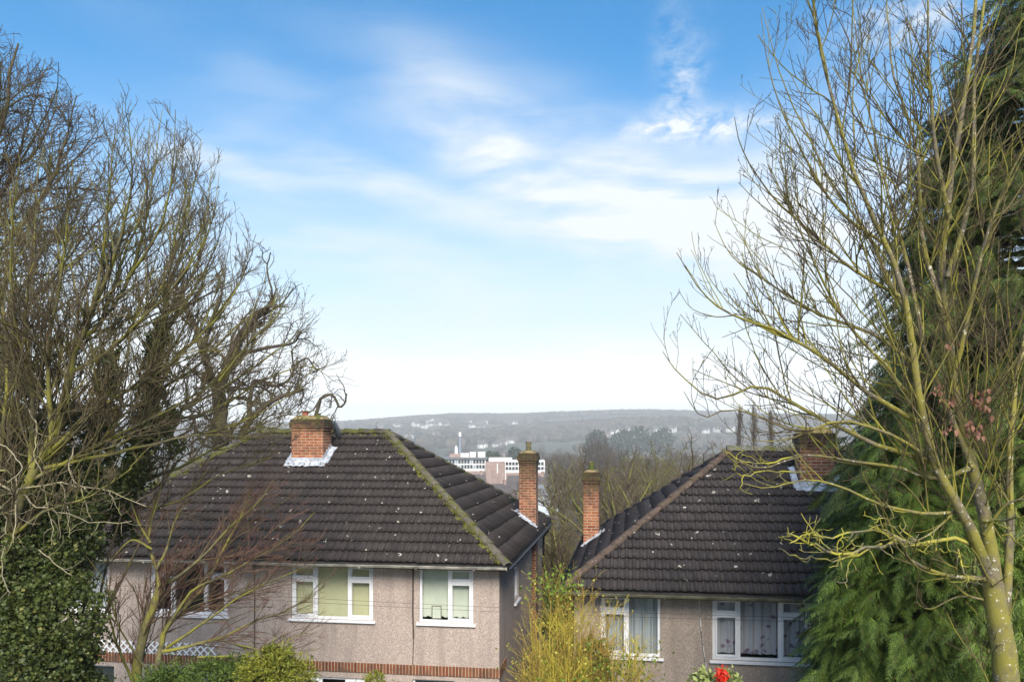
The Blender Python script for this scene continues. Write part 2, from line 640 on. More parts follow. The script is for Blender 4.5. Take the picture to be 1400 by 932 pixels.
# ------------------------------------------------------------------ the ground
SKYX = [(-4000, 18), (0, 20), (330, 24), (440, 25), (480, 25), (560, 30), (620, 33.5), (700, 34.5), (760, 37), (850, 38.5), (950, 37.5), (1000, 36), (1100, 34), (1300, 30), (5000, 22)]
YH = 2800.0
HX = [(p - 700) / F * YH for p, _ in SKYX]
HZ = [HC + q / F * YH - 14 for _, q in SKYX]


def sstep(a, b, x):
    t = np.clip((x - a) / (b - a), 0, 1)
    return t * t * (3 - 2 * t)


def ground_h(x, y):
    x = np.asarray(x, dtype=float)
    y = np.asarray(y, dtype=float)
    bank = 3.4 * (1 - sstep(6.0, 15.0, y))
    fall = -13 * sstep(30, 240, y) - 9 * sstep(330, 900, y)
    top = np.interp(x, HX, HZ)
    prof = sstep(1350, 2800, y) * 0.82 + 0.18 * sstep(900, 1700, y)
    hill = (top + 22) * prof * (1 - 0.35 * sstep(2900, 4000, y))
    hill = hill + 34 * np.exp(-(((x - 620) / 520) ** 2 + ((y - 1750) / 260) ** 2))
    hill = hill + 20 * np.exp(-(((x + 500) / 400) ** 2 + ((y - 1500) / 250) ** 2))
    wob = (np.sin(x / 170 + y / 300) * np.sin(y / 210 - x / 400)) * 4 * sstep(800, 1800, y)
    return bank + fall + hill + wob


GX = 3700


def make_ground():
    ys = np.concatenate([np.linspace(-60, 30, 46), 30 + np.geomspace(2, 3070, 110)])
    us = np.linspace(-1, 1, 121)
    us = np.sign(us) * np.abs(us) ** 1.3
    X = us[None, :] * (90 + np.clip(ys, 0, None)[:, None] * 1.12)
    Y = np.repeat(ys[:, None], len(us), 1)
    Z = ground_h(X, Y)
    V = np.stack([X, Y, Z], -1).reshape(-1, 3)
    n, m_ = Y.shape
    i = np.arange(n - 1)[:, None] * m_ + np.arange(m_ - 1)[None, :]
    i = i.ravel()
    Q = np.stack([i, i + 1, i + m_ + 1, i + m_], -1)
    m, t, b = new_mat('grass_and_fields')
    o = t.node('ShaderNodeTexCoord').outputs['Object']
    n1 = t.noise(o, .012, 5, .6)
    n2 = t.noise(o, 1.4, 5, .6)
    field = t.voro(t.mapping(o, (1, .45, 0)), .006, out='Color')
    c = t.ramp(t.sep(field)[0], [(0, (.05, .055, .028)), (.5, (.065, .08, .03)), (.8, (.09, .082, .05)), (1, (.12, .11, .08))])
    c = t.mix(t.maprange(n1, .4, .65), c, (.045, .045, .028))
    c = t.mix(t.maprange(n2, .35, .7, 0, .5), c, (.035, .045, .015))
    t.put(b.inputs['Base Color'], c)
    b.inputs['Roughness'].default_value = .95
    g = np_mesh('ground', V, Q, m, smooth=True)
    tag(g, kind='structure')


make_ground()

# ------------------------------------------------------------------ houses
TH = math.radians(8.28)          # how far the street front is turned from the view
RX = np.array([math.cos(TH), -math.sin(TH), 0])   # along the front
DX = np.array([math.sin(TH), math.cos(TH), 0])    # into the house


def roof_slope(mb_v, mb_q, mb_uv, mb_m, E0, E1, R0, R1, n_courses, rng, moss_l=0, moss_r=0, moss_top=0):
    """one slope of interlocking tiles: E0-E1 the eave (seen from outside left to right), R0-R1 the top line"""
    E0, E1, R0, R1 = (np.array(p, float) for p in (E0, E1, R0, R1))
    ux = (E1 - E0)
    L = np.linalg.norm(ux)
    ux /= L
    top_mid = R0 + (R1 - R0) * .5
    up = (R0 - E0) - np.dot(R0 - E0, ux) * ux
    H = np.linalg.norm(up)
    up /= H
    nrm = np.cross(ux, up)
    l0, l1 = 0.0, np.dot(R0 - E0, ux)
    r0, r1 = L, np.dot(R1 - E0, ux)
    step = 0.01875
    PER = 0.15
    for i in range(n_courses):
        t0, t1 = i / n_courses, (i + 1) / n_courses
        xa, xb = l0 + (l1 - l0) * t0, r0 + (r1 - r0) * t0
        xa1, xb1 = l0 + (l1 - l0) * t1, r0 + (r1 - r0) * t1
        xs = np.arange(xa, xb + step, step)
        xs = np.clip(xs, xa, xb)
        if len(xs) < 2:
            continue
        u = np.mod(xs / PER, 1.0)
        prof = .042 * np.exp(-((u - .5) / .20) ** 2) + .006 * np.exp(-((u - .02) / .05) ** 2) + .006 * np.exp(-((u - .98) / .05) ** 2)
        tid = np.floor(xs / .30).astype(int)
        jn = rng.normal(0, .0025, tid.max() + 2)[tid]
        jr = rng.normal(0, .006, tid.max() + 2)
        jr -= (rng.uniform(0, 1, len(jr)) < .02) * rng.uniform(.01, .035, len(jr))
        js = jr[tid]
        xt = np.clip(xs, xa1, xb1)
        s0, s1 = t0 * H + js, np.full_like(xs, t1 * H + .02)

        def place(x, s, h):
            return E0[None, :] + x[:, None] * ux + s[:, None] * up + h[:, None] * nrm
        a = place(xs, s0 + .045, prof * .5 - .016)
        bq = place(xs, s0, prof + .046 + jn)
        c = place(xt, s1, prof + .004)
        k = len(xs)
        base = sum(len(v) for v in mb_v)
        mb_v.append(np.concatenate([a, bq, c]))
        ii = np.arange(k - 1)
        q1 = np.stack([ii, ii + 1, ii + 1 + k, ii + k], -1)
        q2 = q1 + k
        mb_q.append(np.concatenate([q1, q2]) + base)
        uv = np.concatenate([np.stack([xs, np.full(k, i + .01)], -1), np.stack([xs, np.full(k, i + .02)], -1), np.stack([xt, np.full(k, i + .98)], -1)])
        mb_uv.append(uv)
        ms = []
        for x, t in ((xs, t0), (xs, t0), (xt, t1)):
            dl = x - (l0 + (l1 - l0) * t)
            dr = (r0 + (r1 - r0) * t) - x
            dt = (1 - t) * H
            ms.append(np.maximum.reduce([moss_l * np.exp(-(dl / .28) ** 2), moss_r * np.exp(-(dr / .28) ** 2), np.full_like(x, moss_top * math.exp(-(dt / .30) ** 2))]))
        mb_m.append(np.concatenate(ms))


def cap_line(mb, A, B, seg=.42, r=.12, lift=.03, sag=0.0):
    """half-round cap tiles laid end over end from A up to B"""
    A, B = Vector(A), Vector(B)
    d = B - A
    L = d.length
    d.normalize()
    side = d.cross(Vector((0, 0, 1))).normalized()
    up = side.cross(d).normalized()
    n = max(1, int(round(L / seg)))
    K = 9
    for i in range(n):
        p0 = A + d * (L * i / n - (.03 if i else .05))
        p1 = A + d * (L * (i + 1) / n)
        jit = random.uniform(-.006, .006)
        rings = []
        for p, rr, lf in ((p0, r * .90, lift + .014), (p0, r * 1.06, lift + .018), (p1, r * .95, lift)):
            base = len(mb.v)
            for k in range(K):
                a = math.pi * (-.08 + 1.16 * k / (K - 1))
                mb.v.append(tuple(p + side * (math.cos(a) * rr + jit) + up * (math.sin(a) * rr * .78 + lf + jit - .03)))
            rings.append(base)
        for a, b in zip(rings, rings[1:]):
            for k in range(K - 1):
                mb.f.append((a + k, a + k + 1, b + k + 1, b + k))


def window(parent, x0, x1, z0, z1, kind, y=0.0, axis='x', shade=None, shade_mat=None, label=None, side=1):
    """uPVC window set in an opening; axis 'x' faces the street (-y), 'y' is in the side wall (+x)"""
    w = x1 - x0
    if kind == '3':
        cols = [(0, .30, 'c'), (.30, .70, 'f'), (.70, 1, 'c')]
    elif kind == '3w':
        cols = [(0, .275, 'c'), (.275, .69, 'f'), (.69, 1, 'c')]
    elif kind == '2l':
        cols = [(0, .55, 'f'), (.55, 1, 'c')]
    elif kind == '2r':
        cols = [(0, .45, 'c'), (.45, 1, 'f')]
    else:
        cols = [(0, 1, 'c')]
    fr, gl = MB(), []
    b = .055

    def bx(m_, a0, a1, d0, d1, c0, c1):
        if axis == 'x':
            m_.box(a0, a1, y + d0, y + d1, c0, c1)
        else:
            m_.box(y - d1, y - d0, a0, a1, c0, c1)
    # outer frame
    bx(fr, x0, x1, .05, .12, z0, z0 + b)
    bx(fr, x0, x1, .05, .12, z1 - b, z1)
    bx(fr, x0, x0 + b, .05, .12, z0 + b, z1 - b)
    bx(fr, x1 - b, x1, .05, .12, z0 + b, z1 - b)
    zt = z1 - (z1 - z0) * .27
    for ci, (a, c, k) in enumerate(cols):
        xa, xc = x0 + w * a, x0 + w * c
        il = xa + (b if ci == 0 else .03)
        ir = xc - (b if ci == len(cols) - 1 else .03)
        if ci:
            bx(fr, xa - .03, xa + .03, .052, .118, z0 + b, z1 - b)
        cells = [(z0 + b, z1 - b)] if k == 'f' else [(z0 + b, zt - .028), (zt + .028, z1 - b)]
        if k == 'c':
            bx(fr, il, ir, .053, .117, zt - .028, zt + .028)
        for (c0, c1) in cells:
            e = .0
            if k == 'c':
                e = .042
                for q in ((il + .002, ir - .002, c0 + .002, c0 + e), (il + .002, ir - .002, c1 - e, c1 - .002)):
                    bx(fr, q[0], q[1], .03, .10, q[2], q[3])
                bx(fr, il + .002, il + e, .03, .10, c0 + e, c1 - e)
                bx(fr, ir - e, ir - .002, .03, .10, c0 + e, c1 - e)
            gl.append((il + e, ir - e, c0 + e, c1 - e))
    wn = fr.build('window', M['white'], parent, bevel=.004)
    if label:
        wn['label'] = label
    for g in gl:
        m_ = MB()
        if axis == 'x':
            m_.poly([(g[0] - .004, y + .085, g[2] - .004), (g[1] + .004, y + .085, g[2] - .004), (g[1] + .004, y + .085, g[3] + .004), (g[0] - .004, y + .085, g[3] + .004)])
        else:
            m_.poly([(y - .085, g[0] - .004, g[2] - .004), (y - .085, g[1] + .004, g[2] - .004), (y - .085, g[1] + .004, g[3] + .004), (y - .085, g[0] - .004, g[3] + .004)])
        m_.build('pane', M['glass'], wn)
    sl = MB()
    bx(sl, x0 - .06, x1 + .06, -.06, .115, z0 - .055, z0 - .002)
    sl.build('sill', M['white'], wn, bevel=.006)
    if shade:
        zb = z0 + (.0 if shade not in ('scallop', 'lace') else .12)
        if shade == 'lace':
            zb = z0 + .10
        V, Q, UV = [], [], []
        xs = np.linspace(x0 + .02, x1 - .02, 90)
        rng = np.random.default_rng(int(abs(x0) * 100) + 3)
        if shade in ('lace', 'net'):
            fold = .035 * np.sin(xs * 34 + 2 * np.sin(xs * 5)) + .02 * np.sin(xs * 71)
        else:
            fold = 0 * xs
        low = zb + 0 * xs
        if shade == 'scallop':
            low = zb + .035 * np.abs(np.sin((xs - x0) * math.pi / .16)) * -1
        zs = [low, low + .03, np.full_like(xs, z0 + .5), np.full_like(xs, z1 - .02)]
        k = len(xs)
        for z in zs:
            dd = .20 + fold
            if axis == 'x':
                V.append(np.stack([xs, y + dd, z], -1))
            else:
                V.append(np.stack([y - dd, xs, z], -1))
            UV.append(np.stack([xs - x0, z - z0], -1))
        for r in range(len(zs) - 1):
            i = np.arange(k - 1) + r * k
            Q.append(np.stack([i, i + 1, i + 1 + k, i + k], -1))
        nm = 'blind' if shade in ('blind', 'scallop') else 'curtain'
        np_mesh(nm, np.concatenate(V), np.concatenate(Q), shade_mat, wn, smooth=True, uv=np.concatenate(UV))
    return wn


def wall_face(mb, a0, a1, z0, z1, holes, place, depth=.13):
    """outer face with openings and their reveals; place(a, z, d) -> local point, d into the wall"""
    xs = sorted({a0, a1, *[h[0] for h in holes], *[h[1] for h in holes]})
    zs = sorted({z0, z1, *[h[2] for h in holes], *[h[3] for h in holes]})
    for i in range(len(xs) - 1):
        for j in range(len(zs) - 1):
            cx, cz = (xs[i] + xs[i + 1]) / 2, (zs[j] + zs[j + 1]) / 2
            if any(h[0] < cx < h[1] and h[2] < cz < h[3] for h in holes):
                continue
            mb.poly([place(xs[i], zs[j], 0), place(xs[i + 1], zs[j], 0), place(xs[i + 1], zs[j + 1], 0), place(xs[i], zs[j + 1], 0)])
    for (h0, h1, c0, c1) in holes:
        mb.poly([place(h0, c0, 0), place(h0, c0, depth), place(h0, c1, depth), place(h0, c1, 0)])
        mb.poly([place(h1, c0, 0), place(h1, c1, 0), place(h1, c1, depth), place(h1, c0, depth)])
        mb.poly([place(h0, c0, 0), place(h1, c0, 0), place(h1, c0, depth), place(h0, c0, depth)])
        mb.poly([place(h0, c1, 0), place(h0, c1, depth), place(h1, c1, depth), place(h1, c1, 0)])


def stack(parent, x0, x1, y0, y1, z0, z1, mats, cap, pots, shoulder=.13, label=None):
    """brick chimney stack: shaft, corbelled head, mortar flaunching, pots"""
    mb = MB()
    zc = z1 - .30
    mb.box(x0, x1, y0, y1, z0, zc)
    for k, (o, h) in enumerate(((.025, .075), (.05, .15), (.03, .075))):
        zz = zc + (0, .075, .225)[k]
        mb.box(x0 - o, x1 + o, y0 - o, y1 + o, zz, zz + h)
    ch = mb.build('chimney', mats, parent, bevel=.008)
    if label:
        ch['label'] = label
    cp = MB()
    a, i = .0, .10
    cp.frustum((x0 - a, x1 + a, y0 - a, y1 + a), (x0 + i, x1 - i, y0 + i, y1 - i), z1 + .001, z1 + cap)
    c = cp.build('flaunching', pots[3], ch, bevel=.012)
    for (px_, py_, r, h, m_) in pots[0]:
        p = MB()
        zb = z1 + cap * .6
        p.tube([(px_, py_, zb), (px_, py_, zb + h * .15), (px_, py_, zb + h * .8), (px_, py_, zb + h * .82), (px_, py_, zb + h)], [r * 1.1, r, r * .9, r * 1.15, r * 1.12], 14)
        p.build('chimney_pot', M[m_], ch, smooth=False)
    return ch


def flashing(parent, pts_front, thick=.012, mat='lead'):
    mb = MB()
    for quad in pts_front:
        q = [Vector(p) for p in quad]
        n = (q[1] - q[0]).cross(q[3] - q[0]).normalized() * thick
        mb.poly(q)
        mb.poly([p + n for p in q])
        for k in range(4):
            mb.poly([q[k], q[(k + 1) % 4], q[(k + 1) % 4] + n, q[k] + n])
    return mb.build('flashing', M[mat], parent)


def sheet_wavy(parent, name, A, B, dn, width, mat, rng, n=14, lift=.055):
    """a strip of dressed lead from A to B lying on the tiles, width along dn, edge uneven"""
    A, B, dn = (np.array(p, float) for p in (A, B, dn))
    t = np.linspace(0, 1, n)
    up = np.cross(B - A, dn)
    up /= np.linalg.norm(up)
    if up[2] < 0:
        up = -up
    V, Q = [], []
    rows = []
    for s, lf in ((0, .02), (.5, .0), (1, 0)):
        w = width * s * (1 + (rng.uniform(-.09, .09, n) if s == 1 else 0))
        h = lift + lf + .016 * np.sin(t * 40 + s) + rng.normal(0, .004, n)
        rows.append(A + t[:, None] * (B - A) + np.outer(w * np.ones(n), dn) + np.outer(h, up))
    V = np.concatenate(rows + [r_ - up * .02 for r_ in rows])
    for r in range(2):
        i = np.arange(n - 1) + r * n
        Q.append(np.stack([i, i + 1, i + 1 + n, i + n], -1))
        i = i + 3 * n
        Q.append(np.stack([i, i + n, i + 1 + n, i + 1], -1))
    i = np.arange(n - 1) + 2 * n
    Q.append(np.stack([i, i + 1, i + 1 + 3 * n, i + 3 * n], -1))
    return np_mesh(name, V, np.concatenate(Q), M[mat], parent)


def solve_house(eave_px, back_px, ridge_px, Y0):
    """eave corner, depth of the roof plan and the ridge end from what the picture shows of them"""
    C = P(*eave_px, Y0)
    hz = C[2] - HC
    # depth along DX so that the far corner has the height of the eave
    Yb = -hz * F / (back_px[1] - 600)
    b = (Yb - Y0) / DX[1]
    ad = b / 2
    # ridge end: local x offset a such that it projects on ridge_px[0]
    k = (ridge_px[0] - 700) / F
    # X = Cx + a*RX0 + ad*DX0 ; Y = Y0 + a*RX1 + ad*DX1
    a = (k * (Y0 + ad * DX[1]) - C[0] - ad * DX[0]) / (RX[0] - k * RX[1])
    Yr = Y0 + a * RX[1] + ad * DX[1]
    zr = HC + (600 - ridge_px[1]) / F * Yr
    return C, b, a, zr


def local_x(origin, px, y_local):
    """local x (along the front) of the point of the plane y_local that shows at column px"""
    k = (px - 700) / F
    ox, oy = origin[0] + y_local * DX[0], origin[1] + y_local * DX[1]
    return (k * oy - ox) / (RX[0] - k * RX[1])


def local_z(origin, lx, ly, py):
    Y = origin[1] + lx * RX[1] + ly * DX[1]
    return HC + (600 - py) / F * Y


O = .36     # eave overhang
rngR = np.random.default_rng(5)

# ---- the left pair
C, bL, aL, zrL = solve_house((693, 773), (753, 711), (531, 592), 17.2)
ZE = C[2]
orgL = C + DX * O - RX * (O * .62)
orgL[2] = 0
print('left house: depth', bL, 'ridge in', aL, 'eave', ZE, 'ridge', zrL)
WL = 11.12
hl = empty('semi_detached_house', tuple(orgL), -TH, 'pebbledashed semi-detached pair with mossy brown roof and tall side chimney behind the bare shrub', 'house')
DL = bL - 2 * O
OS = O * .62
xR, xL = OS, -WL - OS
yF, yB = -O, DL + O
yR = DL / 2
rR = aL + OS
rL = local_x(orgL, 356, yR)
E = [(xL, yF, ZE), (xR, yF, ZE), (xR, yB, ZE), (xL, yB, ZE)]
RL, RR = (rL, yR, zrL), (rR, yR, zrL)


def roof(parent, E, RL, RR, mat, n, moss, nside=None):
    v, q, uv, ms = [], [], [], []
    nside = nside or n
    roof_slope(v, q, uv, ms, E[0], E[1], RL, RR, n, rngR, moss_l=moss * .8, moss_r=moss, moss_top=moss * .8)
    roof_slope(v, q, uv, ms, E[1], E[2], RR, RR, nside, rngR, moss_l=moss * .3, moss_r=0)
    roof_slope(v, q, uv, ms, E[2], E[3], RR, RL, n, rngR)
    roof_slope(v, q, uv, ms, E[3], E[0], RL, RL, nside, rngR, moss_r=moss * .3)
    r = np_mesh('roof', np.concatenate(v), np.concatenate(q), mat, parent, attr={'moss': np.concatenate(ms)}, uv=np.concatenate(uv))
    # boards under the tiles so that no light leaks through
    mb = MB()
    z = E[0][2] - .03
    e = [(p[0], p[1], z) for p in E]
    a, b = (RL[0], RL[1], RL[2] - .03), (RR[0], RR[1], RR[2] - .03)
    mb.poly([e[0], e[1], b, a])
    mb.poly([e[1], e[2], b])
    mb.poly([e[2], e[3], a, b])
    mb.poly([e[3], e[0], a])
    mb.build('roof_boards', M['fascia'], parent)
    return r


rf = roof(hl, E, RL, RR, M['tiles_l'], 16, 1.0, 12)
hc = MB()
cap_line(hc, E[1], RR, lift=.05, r=.10)
hc.build('hip_tiles', M['hip_l'], hl, smooth=True)
hc = MB()
cap_line(hc, E[2], RR, lift=.05, r=.10)
hc.build('hip_tiles', M['hip_l'], hl, smooth=True)
for q_ in (E[0], E[3]):
    hc = MB()
    cap_line(hc, q_, RL, lift=.05)
    hc.build('hip_tiles', M['ridge_l'], hl, smooth=True)
hc = MB()
cap_line(hc, (RL[0] - .05, RL[1], RL[2]), (RR[0] + .05, RR[1], RR[2]), lift=.05)
hc.build('ridge_tiles', M['ridge_l'], hl, smooth=True)

# walls with openings
wins = []


def front_win(org, px0, px1, py_top, py_bot):
    a, b_ = local_x(org, px0, 0), local_x(org, px1, 0)
    zt = local_z(org, (a + b_) / 2, 0, py_top)
    zb = local_z(org, (a + b_) / 2, 0, py_bot)
    return (a, b_, zb, zt)


ZT = ZE - .10
wA = front_win(orgL, 398, 510, 771, 847)
wB = front_win(orgL, 573, 647, 772, 851)
zb_, zt_ = (wA[2] + wB[2]) / 2, ZT - .02
wA = (wA[0], wA[1], zb_, zt_)
wB = (wB[0], wB[1], zb_, zt_)
wC = (-WL - wA[1], -WL - wA[0], zb_, zt_)
wD = (-WL - wB[1], -WL - wB[0], zb_, zt_)
ZB = local_z(orgL, -1.0, 0, 924)     # underside of the brick band
gA = (-4.55, -3.05, .95, ZB - .14)
gC = (-WL + 3.05, -WL + 4.55, .95, ZB - .14)
dA = (-1.95, -1.0, .02, ZB - .10)
dC = (-WL + 1.0, -WL + 1.95, .02, ZB - .10)
fw = MB()
wall_face(fw, -WL, 0, 0, ZE - .06, [wA, wB, wC, wD, gA, gC, dA, dC], lambda a, z, d: (a, d, z))
sw = (1.55, 2.25, zb_ + .02, zt_ - .04)
# side window position from the picture
sy0, sy1 = 2.35, 3.15
fw2 = MB()
# right side wall (+x), left side wall (-x), back
wall_face(fw2, 0, DL, 0, ZE - .06, [(sy0, sy1, zb_, zt_ - .03)], lambda a, z, d: (-d, a, z))
fw2.poly([(-WL, 0, 0), (-WL, 0, ZE - .06), (-WL, DL, ZE - .06), (-WL, DL, 0)])
fw2.poly([(-WL, DL, 0), (-WL, DL, ZE - .06), (0, DL, ZE - .06), (0, DL, 0)])
fw.v, fw.f = fw.v + fw2.v, fw.f + [tuple(i + len(fw.v) for i in f) for f in fw2.f]
fw.build('wall', M['dash'], hl)
# rooms behind the windows: floor and a partition
rm = MB()
rm.box(-WL + .15, -.15, .3, DL - .2, 2.50, 2.62)
rm.box(-WL + .15, -.15, 3.4, 3.5, 2.63, ZE - .1)
rm.box(-WL / 2 - .05, -WL / 2 + .05, .25, 3.39, 2.63, ZE - .1)
rm.build('inner_wall', M['room'], hl)
# soffit, fascia
sf = MB()
sf.box(xL, xR, yF, -.002, ZE - .11, ZE - .085)
sf.box(.002, xR, -.002, yB, ZE - .11, ZE - .085)
sf.box(xL, -WL - .002, -.002, yB, ZE - .11, ZE - .085)
sf.box(xL + .01, xR - .01, yB - .34, yB, ZE - .112, ZE - .083)
sf.build('soffit', M['soffit'], hl)
fa = MB()
fa.box(xL - .0, xR, yF - .02, yF - .001, ZE - .12, ZE - .012)
fa.box(xR + .001, xR + .02, yF - .02, yB, ZE - .12, ZE - .012)
fa.box(xL - .02, xL - .001, yF, yB, ZE - .12, ZE - .012)
fa.build('fascia', M['fascia'], hl)


def gutter(parent, A, B, mat, outward, r=.055):
    A, B, o_ = np.array(A, float), np.array(B, float), np.array(outward, float)
    d = B - A
    K = 8
    V, Q = [], []
    n = max(2, int(np.linalg.norm(d) / .5))
    ts = np.linspace(0, 1, n)
    for j, t in enumerate(ts):
        s = -.012 * math.sin(math.pi * t) + random.uniform(-.003, .003)
        for rr in (r, r - .007):
            for k in range(K):
                a = math.pi * k / (K - 1)
                V.append(A + d * t + o_ * (math.cos(a) * rr) + np.array([0, 0, -math.sin(a) * rr + s]))
    K2 = 2 * K
    for j in range(n - 1):
        for off, flip in ((0, 0), (K, 1)):
            for k in range(K - 1):
                a = j * K2 + off + k
                Q.append((a, a + 1, a + 1 + K2, a + K2))
        Q.append((j * K2, j * K2 + K, j * K2 + K + K2, j * K2 + K2))
        Q.append((j * K2 + K - 1, j * K2 + K2 - 1, (j + 1) * K2 + K2 - 1, (j + 1) * K2 + K - 1))
    g = np_mesh('gutter', np.array(V), np.array(Q), mat, parent, smooth=True)
    br = MB()
    for t in np.arange(.06, 1, .11):
        p = A + d * t
        br.box(p[0] - .015, p[0] + .015, p[1] - .065, p[1] + .065, p[2] - .068, p[2] - .052) if abs(d[0]) > abs(d[1]) else br.box(p[0] - .065, p[0] + .065, p[1] - .015, p[1] + .015, p[2] - .068, p[2] - .052)
    br.build('bracket', mat, g)
    return g


gutter(hl, (xL, yF - .08, ZE - .035), (xR, yF - .08, ZE - .035), M['gutter'], (0, -1, 0))
gutter(hl, (xR + .08, yF, ZE - .035), (xR + .08, yB, ZE - .035), M['black'], (1, 0, 0))
# brick band over the ground floor, plinth
bd = MB()
bh = .215
bd.box(-WL - .022, .022, -.024, -.001, ZB, ZB + bh)
bd.box(.001, .024, 0, .9, ZB, ZB + bh)
bd.build('brick_band', brick('soldier_course', soldier=True, tone=.62), hl, bevel=.004)
pl = MB()
pl.box(-WL - .03, .03, -.03, -.001, 0, .45)
pl.build('plinth', brick('plinth_brick', tone=.8), hl)

window(hl, *wA, '3', shade='blind', shade_mat=M['blind'], label='three-light window with drawn green cream blinds')
wb = window(hl, *wB, '2l', shade='scallop', shade_mat=M['blind_pale'], label='two-light window with pale scalloped blinds')
window(hl, *wC, '3', label='three-light window looking into a dark room')
window(hl, *wD, '2r', shade='net', shade_mat=M['net'], label='narrow window half hidden in ivy')
window(hl, *gA, '3')
window(hl, *gC, '3', shade='net', shade_mat=M['net'])
window(hl, sy0, sy1, zb_, zt_ - .03, '1', y=0, axis='y', label='side window beside the brick chimney breast')
# a small picture frame standing on the inside sill of the second window
fm = MB()
cx_ = wB[0] + .36
for q in ((cx_ - .11, cx_ + .11, wB[2] + .06, wB[2] + .075), (cx_ - .11, cx_ + .11, wB[2] + .335, wB[2] + .35), (cx_ - .11, cx_ - .095, wB[2] + .075, wB[2] + .335), (cx_ + .095, cx_ + .11, wB[2] + .075, wB[2] + .335)):
    fm.box(q[0], q[1], .145, .16, q[2], q[3])
o_ = fm.build('picture_frame', M['timber'], wb)
fm = MB()
fm.box(cx_ - .094, cx_ + .094, .150, .156, wB[2] + .076, wB[2] + .334)
fm.build('picture', M['blind_pale'], o_)
# drapes swagged at the sides of the dark window
for s in (0, 1):
    xs = np.linspace(0, .42, 22)
    V = []
    for z in np.linspace(0, 1, 9):
        wdt = .35 + .65 * abs(z - .35) ** 1.2
        x = (wC[0] + .03 + xs * wdt) if s == 0 else (wC[1] - .03 - xs * wdt)
        V.append(np.stack([x, .22 + .03 * np.sin(xs * 60), np.full_like(xs, wC[2] + z * (wC[3] - wC[2]))], -1))
    k = len(xs)
    Q = []
    for r in range(8):
        i = np.arange(k - 1) + r * k
        Q.append(np.stack([i, i + 1, i + 1 + k, i + k], -1))
    np_mesh('curtain', np.concatenate(V), np.concatenate(Q), M['drape'], hl, smooth=True)
for dd in (dA, dC):
    d_ = MB()
    d_.box(dd[0] + .04, dd[1] - .04, .09, .125, dd[2], dd[3] - .04)
    dr = d_.build('door', M['door'], hl)
    d_ = MB()
    d_.box(dd[0], dd[0] + .038, .06, .125, dd[2], dd[3])
    d_.box(dd[1] - .038, dd[1], .06, .125, dd[2], dd[3])
    d_.box(dd[0] + .039, dd[1] - .039, .06, .125, dd[3] - .038, dd[3])
    d_.build('door_frame', M['white'], dr)
    d_ = MB()
    d_.box(dd[0] + .10, dd[0] + .13, .05, .088, 1.0, 1.12)
    d_.build('handle', M['gutter'], dr)

# trellis of white laths over the band of the left half
tx0, tx1 = local_x(orgL, 112, 0), local_x(orgL, 303, 0)
tz0, tz1 = ZB + bh + .02, ZB + bh + .30
tr = MB()


def lath(mb, x0, z0, x1, z1, y, w=.016, th=.008):
    dx, dz = x1 - x0, z1 - z0
    L = math.hypot(dx, dz)
    nx, nz = -dz / L * w / 2, dx / L * w / 2
    c = [(x0 + nx, z0 + nz), (x1 + nx, z1 + nz), (x1 - nx, z1 - nz), (x0 - nx, z0 - nz)]
    i = len(mb.v)
    mb.v += [(a, y, b) for a, b in c] + [(a, y - th, b) for a, b in c]
    for q in ((0, 1, 2, 3), (7, 6, 5, 4), (0, 4, 5, 1), (1, 5, 6, 2), (2, 6, 7, 3), (3, 7, 4, 0)):
        mb.f.append(tuple(i + k for k in q))


hh = tz1 - tz0
x = tx0
while x < tx1 - hh:
    lath(tr, x, tz0, x + hh, tz1, -.03, .034)
    lath(tr, x, tz1, x + hh, tz0, -.039, .034)
    x += .175
tr.build('trellis', M['white'], hl)

# central chimney
cx0, cx1 = None, None
yC = .0


def roof_z(org_eave_z, zr, yf, yr, y):
    return org_eave_z + (zr - org_eave_z) * (y - yf) / (yr - yf)


def chimney_at(org, px0, px1, py_base, ze, zr, yf, yr):
    """local y where the roof shows at py_base, and the local x of both edges there"""
    y = yf
    for _ in range(400):
        lx = local_x(org, (px0 + px1) / 2, y)
        if roof_z(ze, zr, yf, yr, y) >= local_z(org, lx, y, py_base):
            break
        y += .015
    return local_x(org, px0, y), local_x(org, px1, y), y


BR_BIG = brick('chimney_brick_orange', dark_top=None)
x0, x1, yc = chimney_at(orgL, 398.5, 441.5, 634, ZE, zrL, yF, yR)
ztop = local_z(orgL, x0, yc, 573)
m_ = brick('chimney_brick_left', dark_top=ztop - .12, tone=1.05)
zbase = roof_z(ZE, zrL, yF, yR, yc)
y1c = yc + .62
ch = stack(hl, x0, x1, yc, y1c, zbase - .4, ztop, m_, .11, ([(x0 + .26, yc + .3, .085, .17, 'pot_red'), (x1 - .26, yc + .3, .08, .10, 'pot')], 0, 0, M['moss_mortar']),
           label='wide brick chimney with mossy head near the middle of the roof')
sl = (zrL - ZE) / (yR - yF)
dn = np.array([0, -1, -sl]) / math.hypot(1, sl)
# lead apron and side flashings
sheet_wavy(ch, 'flashing', (x0 - .12, yc, zbase + .02), (x1 + .12, yc, zbase + .02), dn, .22, 'lead', rngR)
flashing(ch, [[(x0 - .012, yc - .014, zbase), (x1 + .012, yc - .014, zbase), (x1 + .012, yc - .014, zbase + .17), (x0 - .012, yc - .014, zbase + .17)]], mat='lead')
mb = MB()
for k in range(5):      # stepped side flashing, right cheek
    ya, yb_ = yc + k * .12, yc + (k + 1) * .12
    za = zbase + (k + 1) * .12 * sl
    for xx, s in ((x1 + .004, 1), (x0 - .016, -1)):
        mb.box(xx, xx + .012, ya, yb_, za - .15, za + .16)
mb.build('flashing', M['lead'], ch)
sheet_wavy(ch, 'flashing', (x1 + .02, yc - .1, zbase - .1 * sl + .03), (x1 + .02, y1c, zbase + .62 * sl + .03), (1, 0, 0), .15, 'lead', rngR)
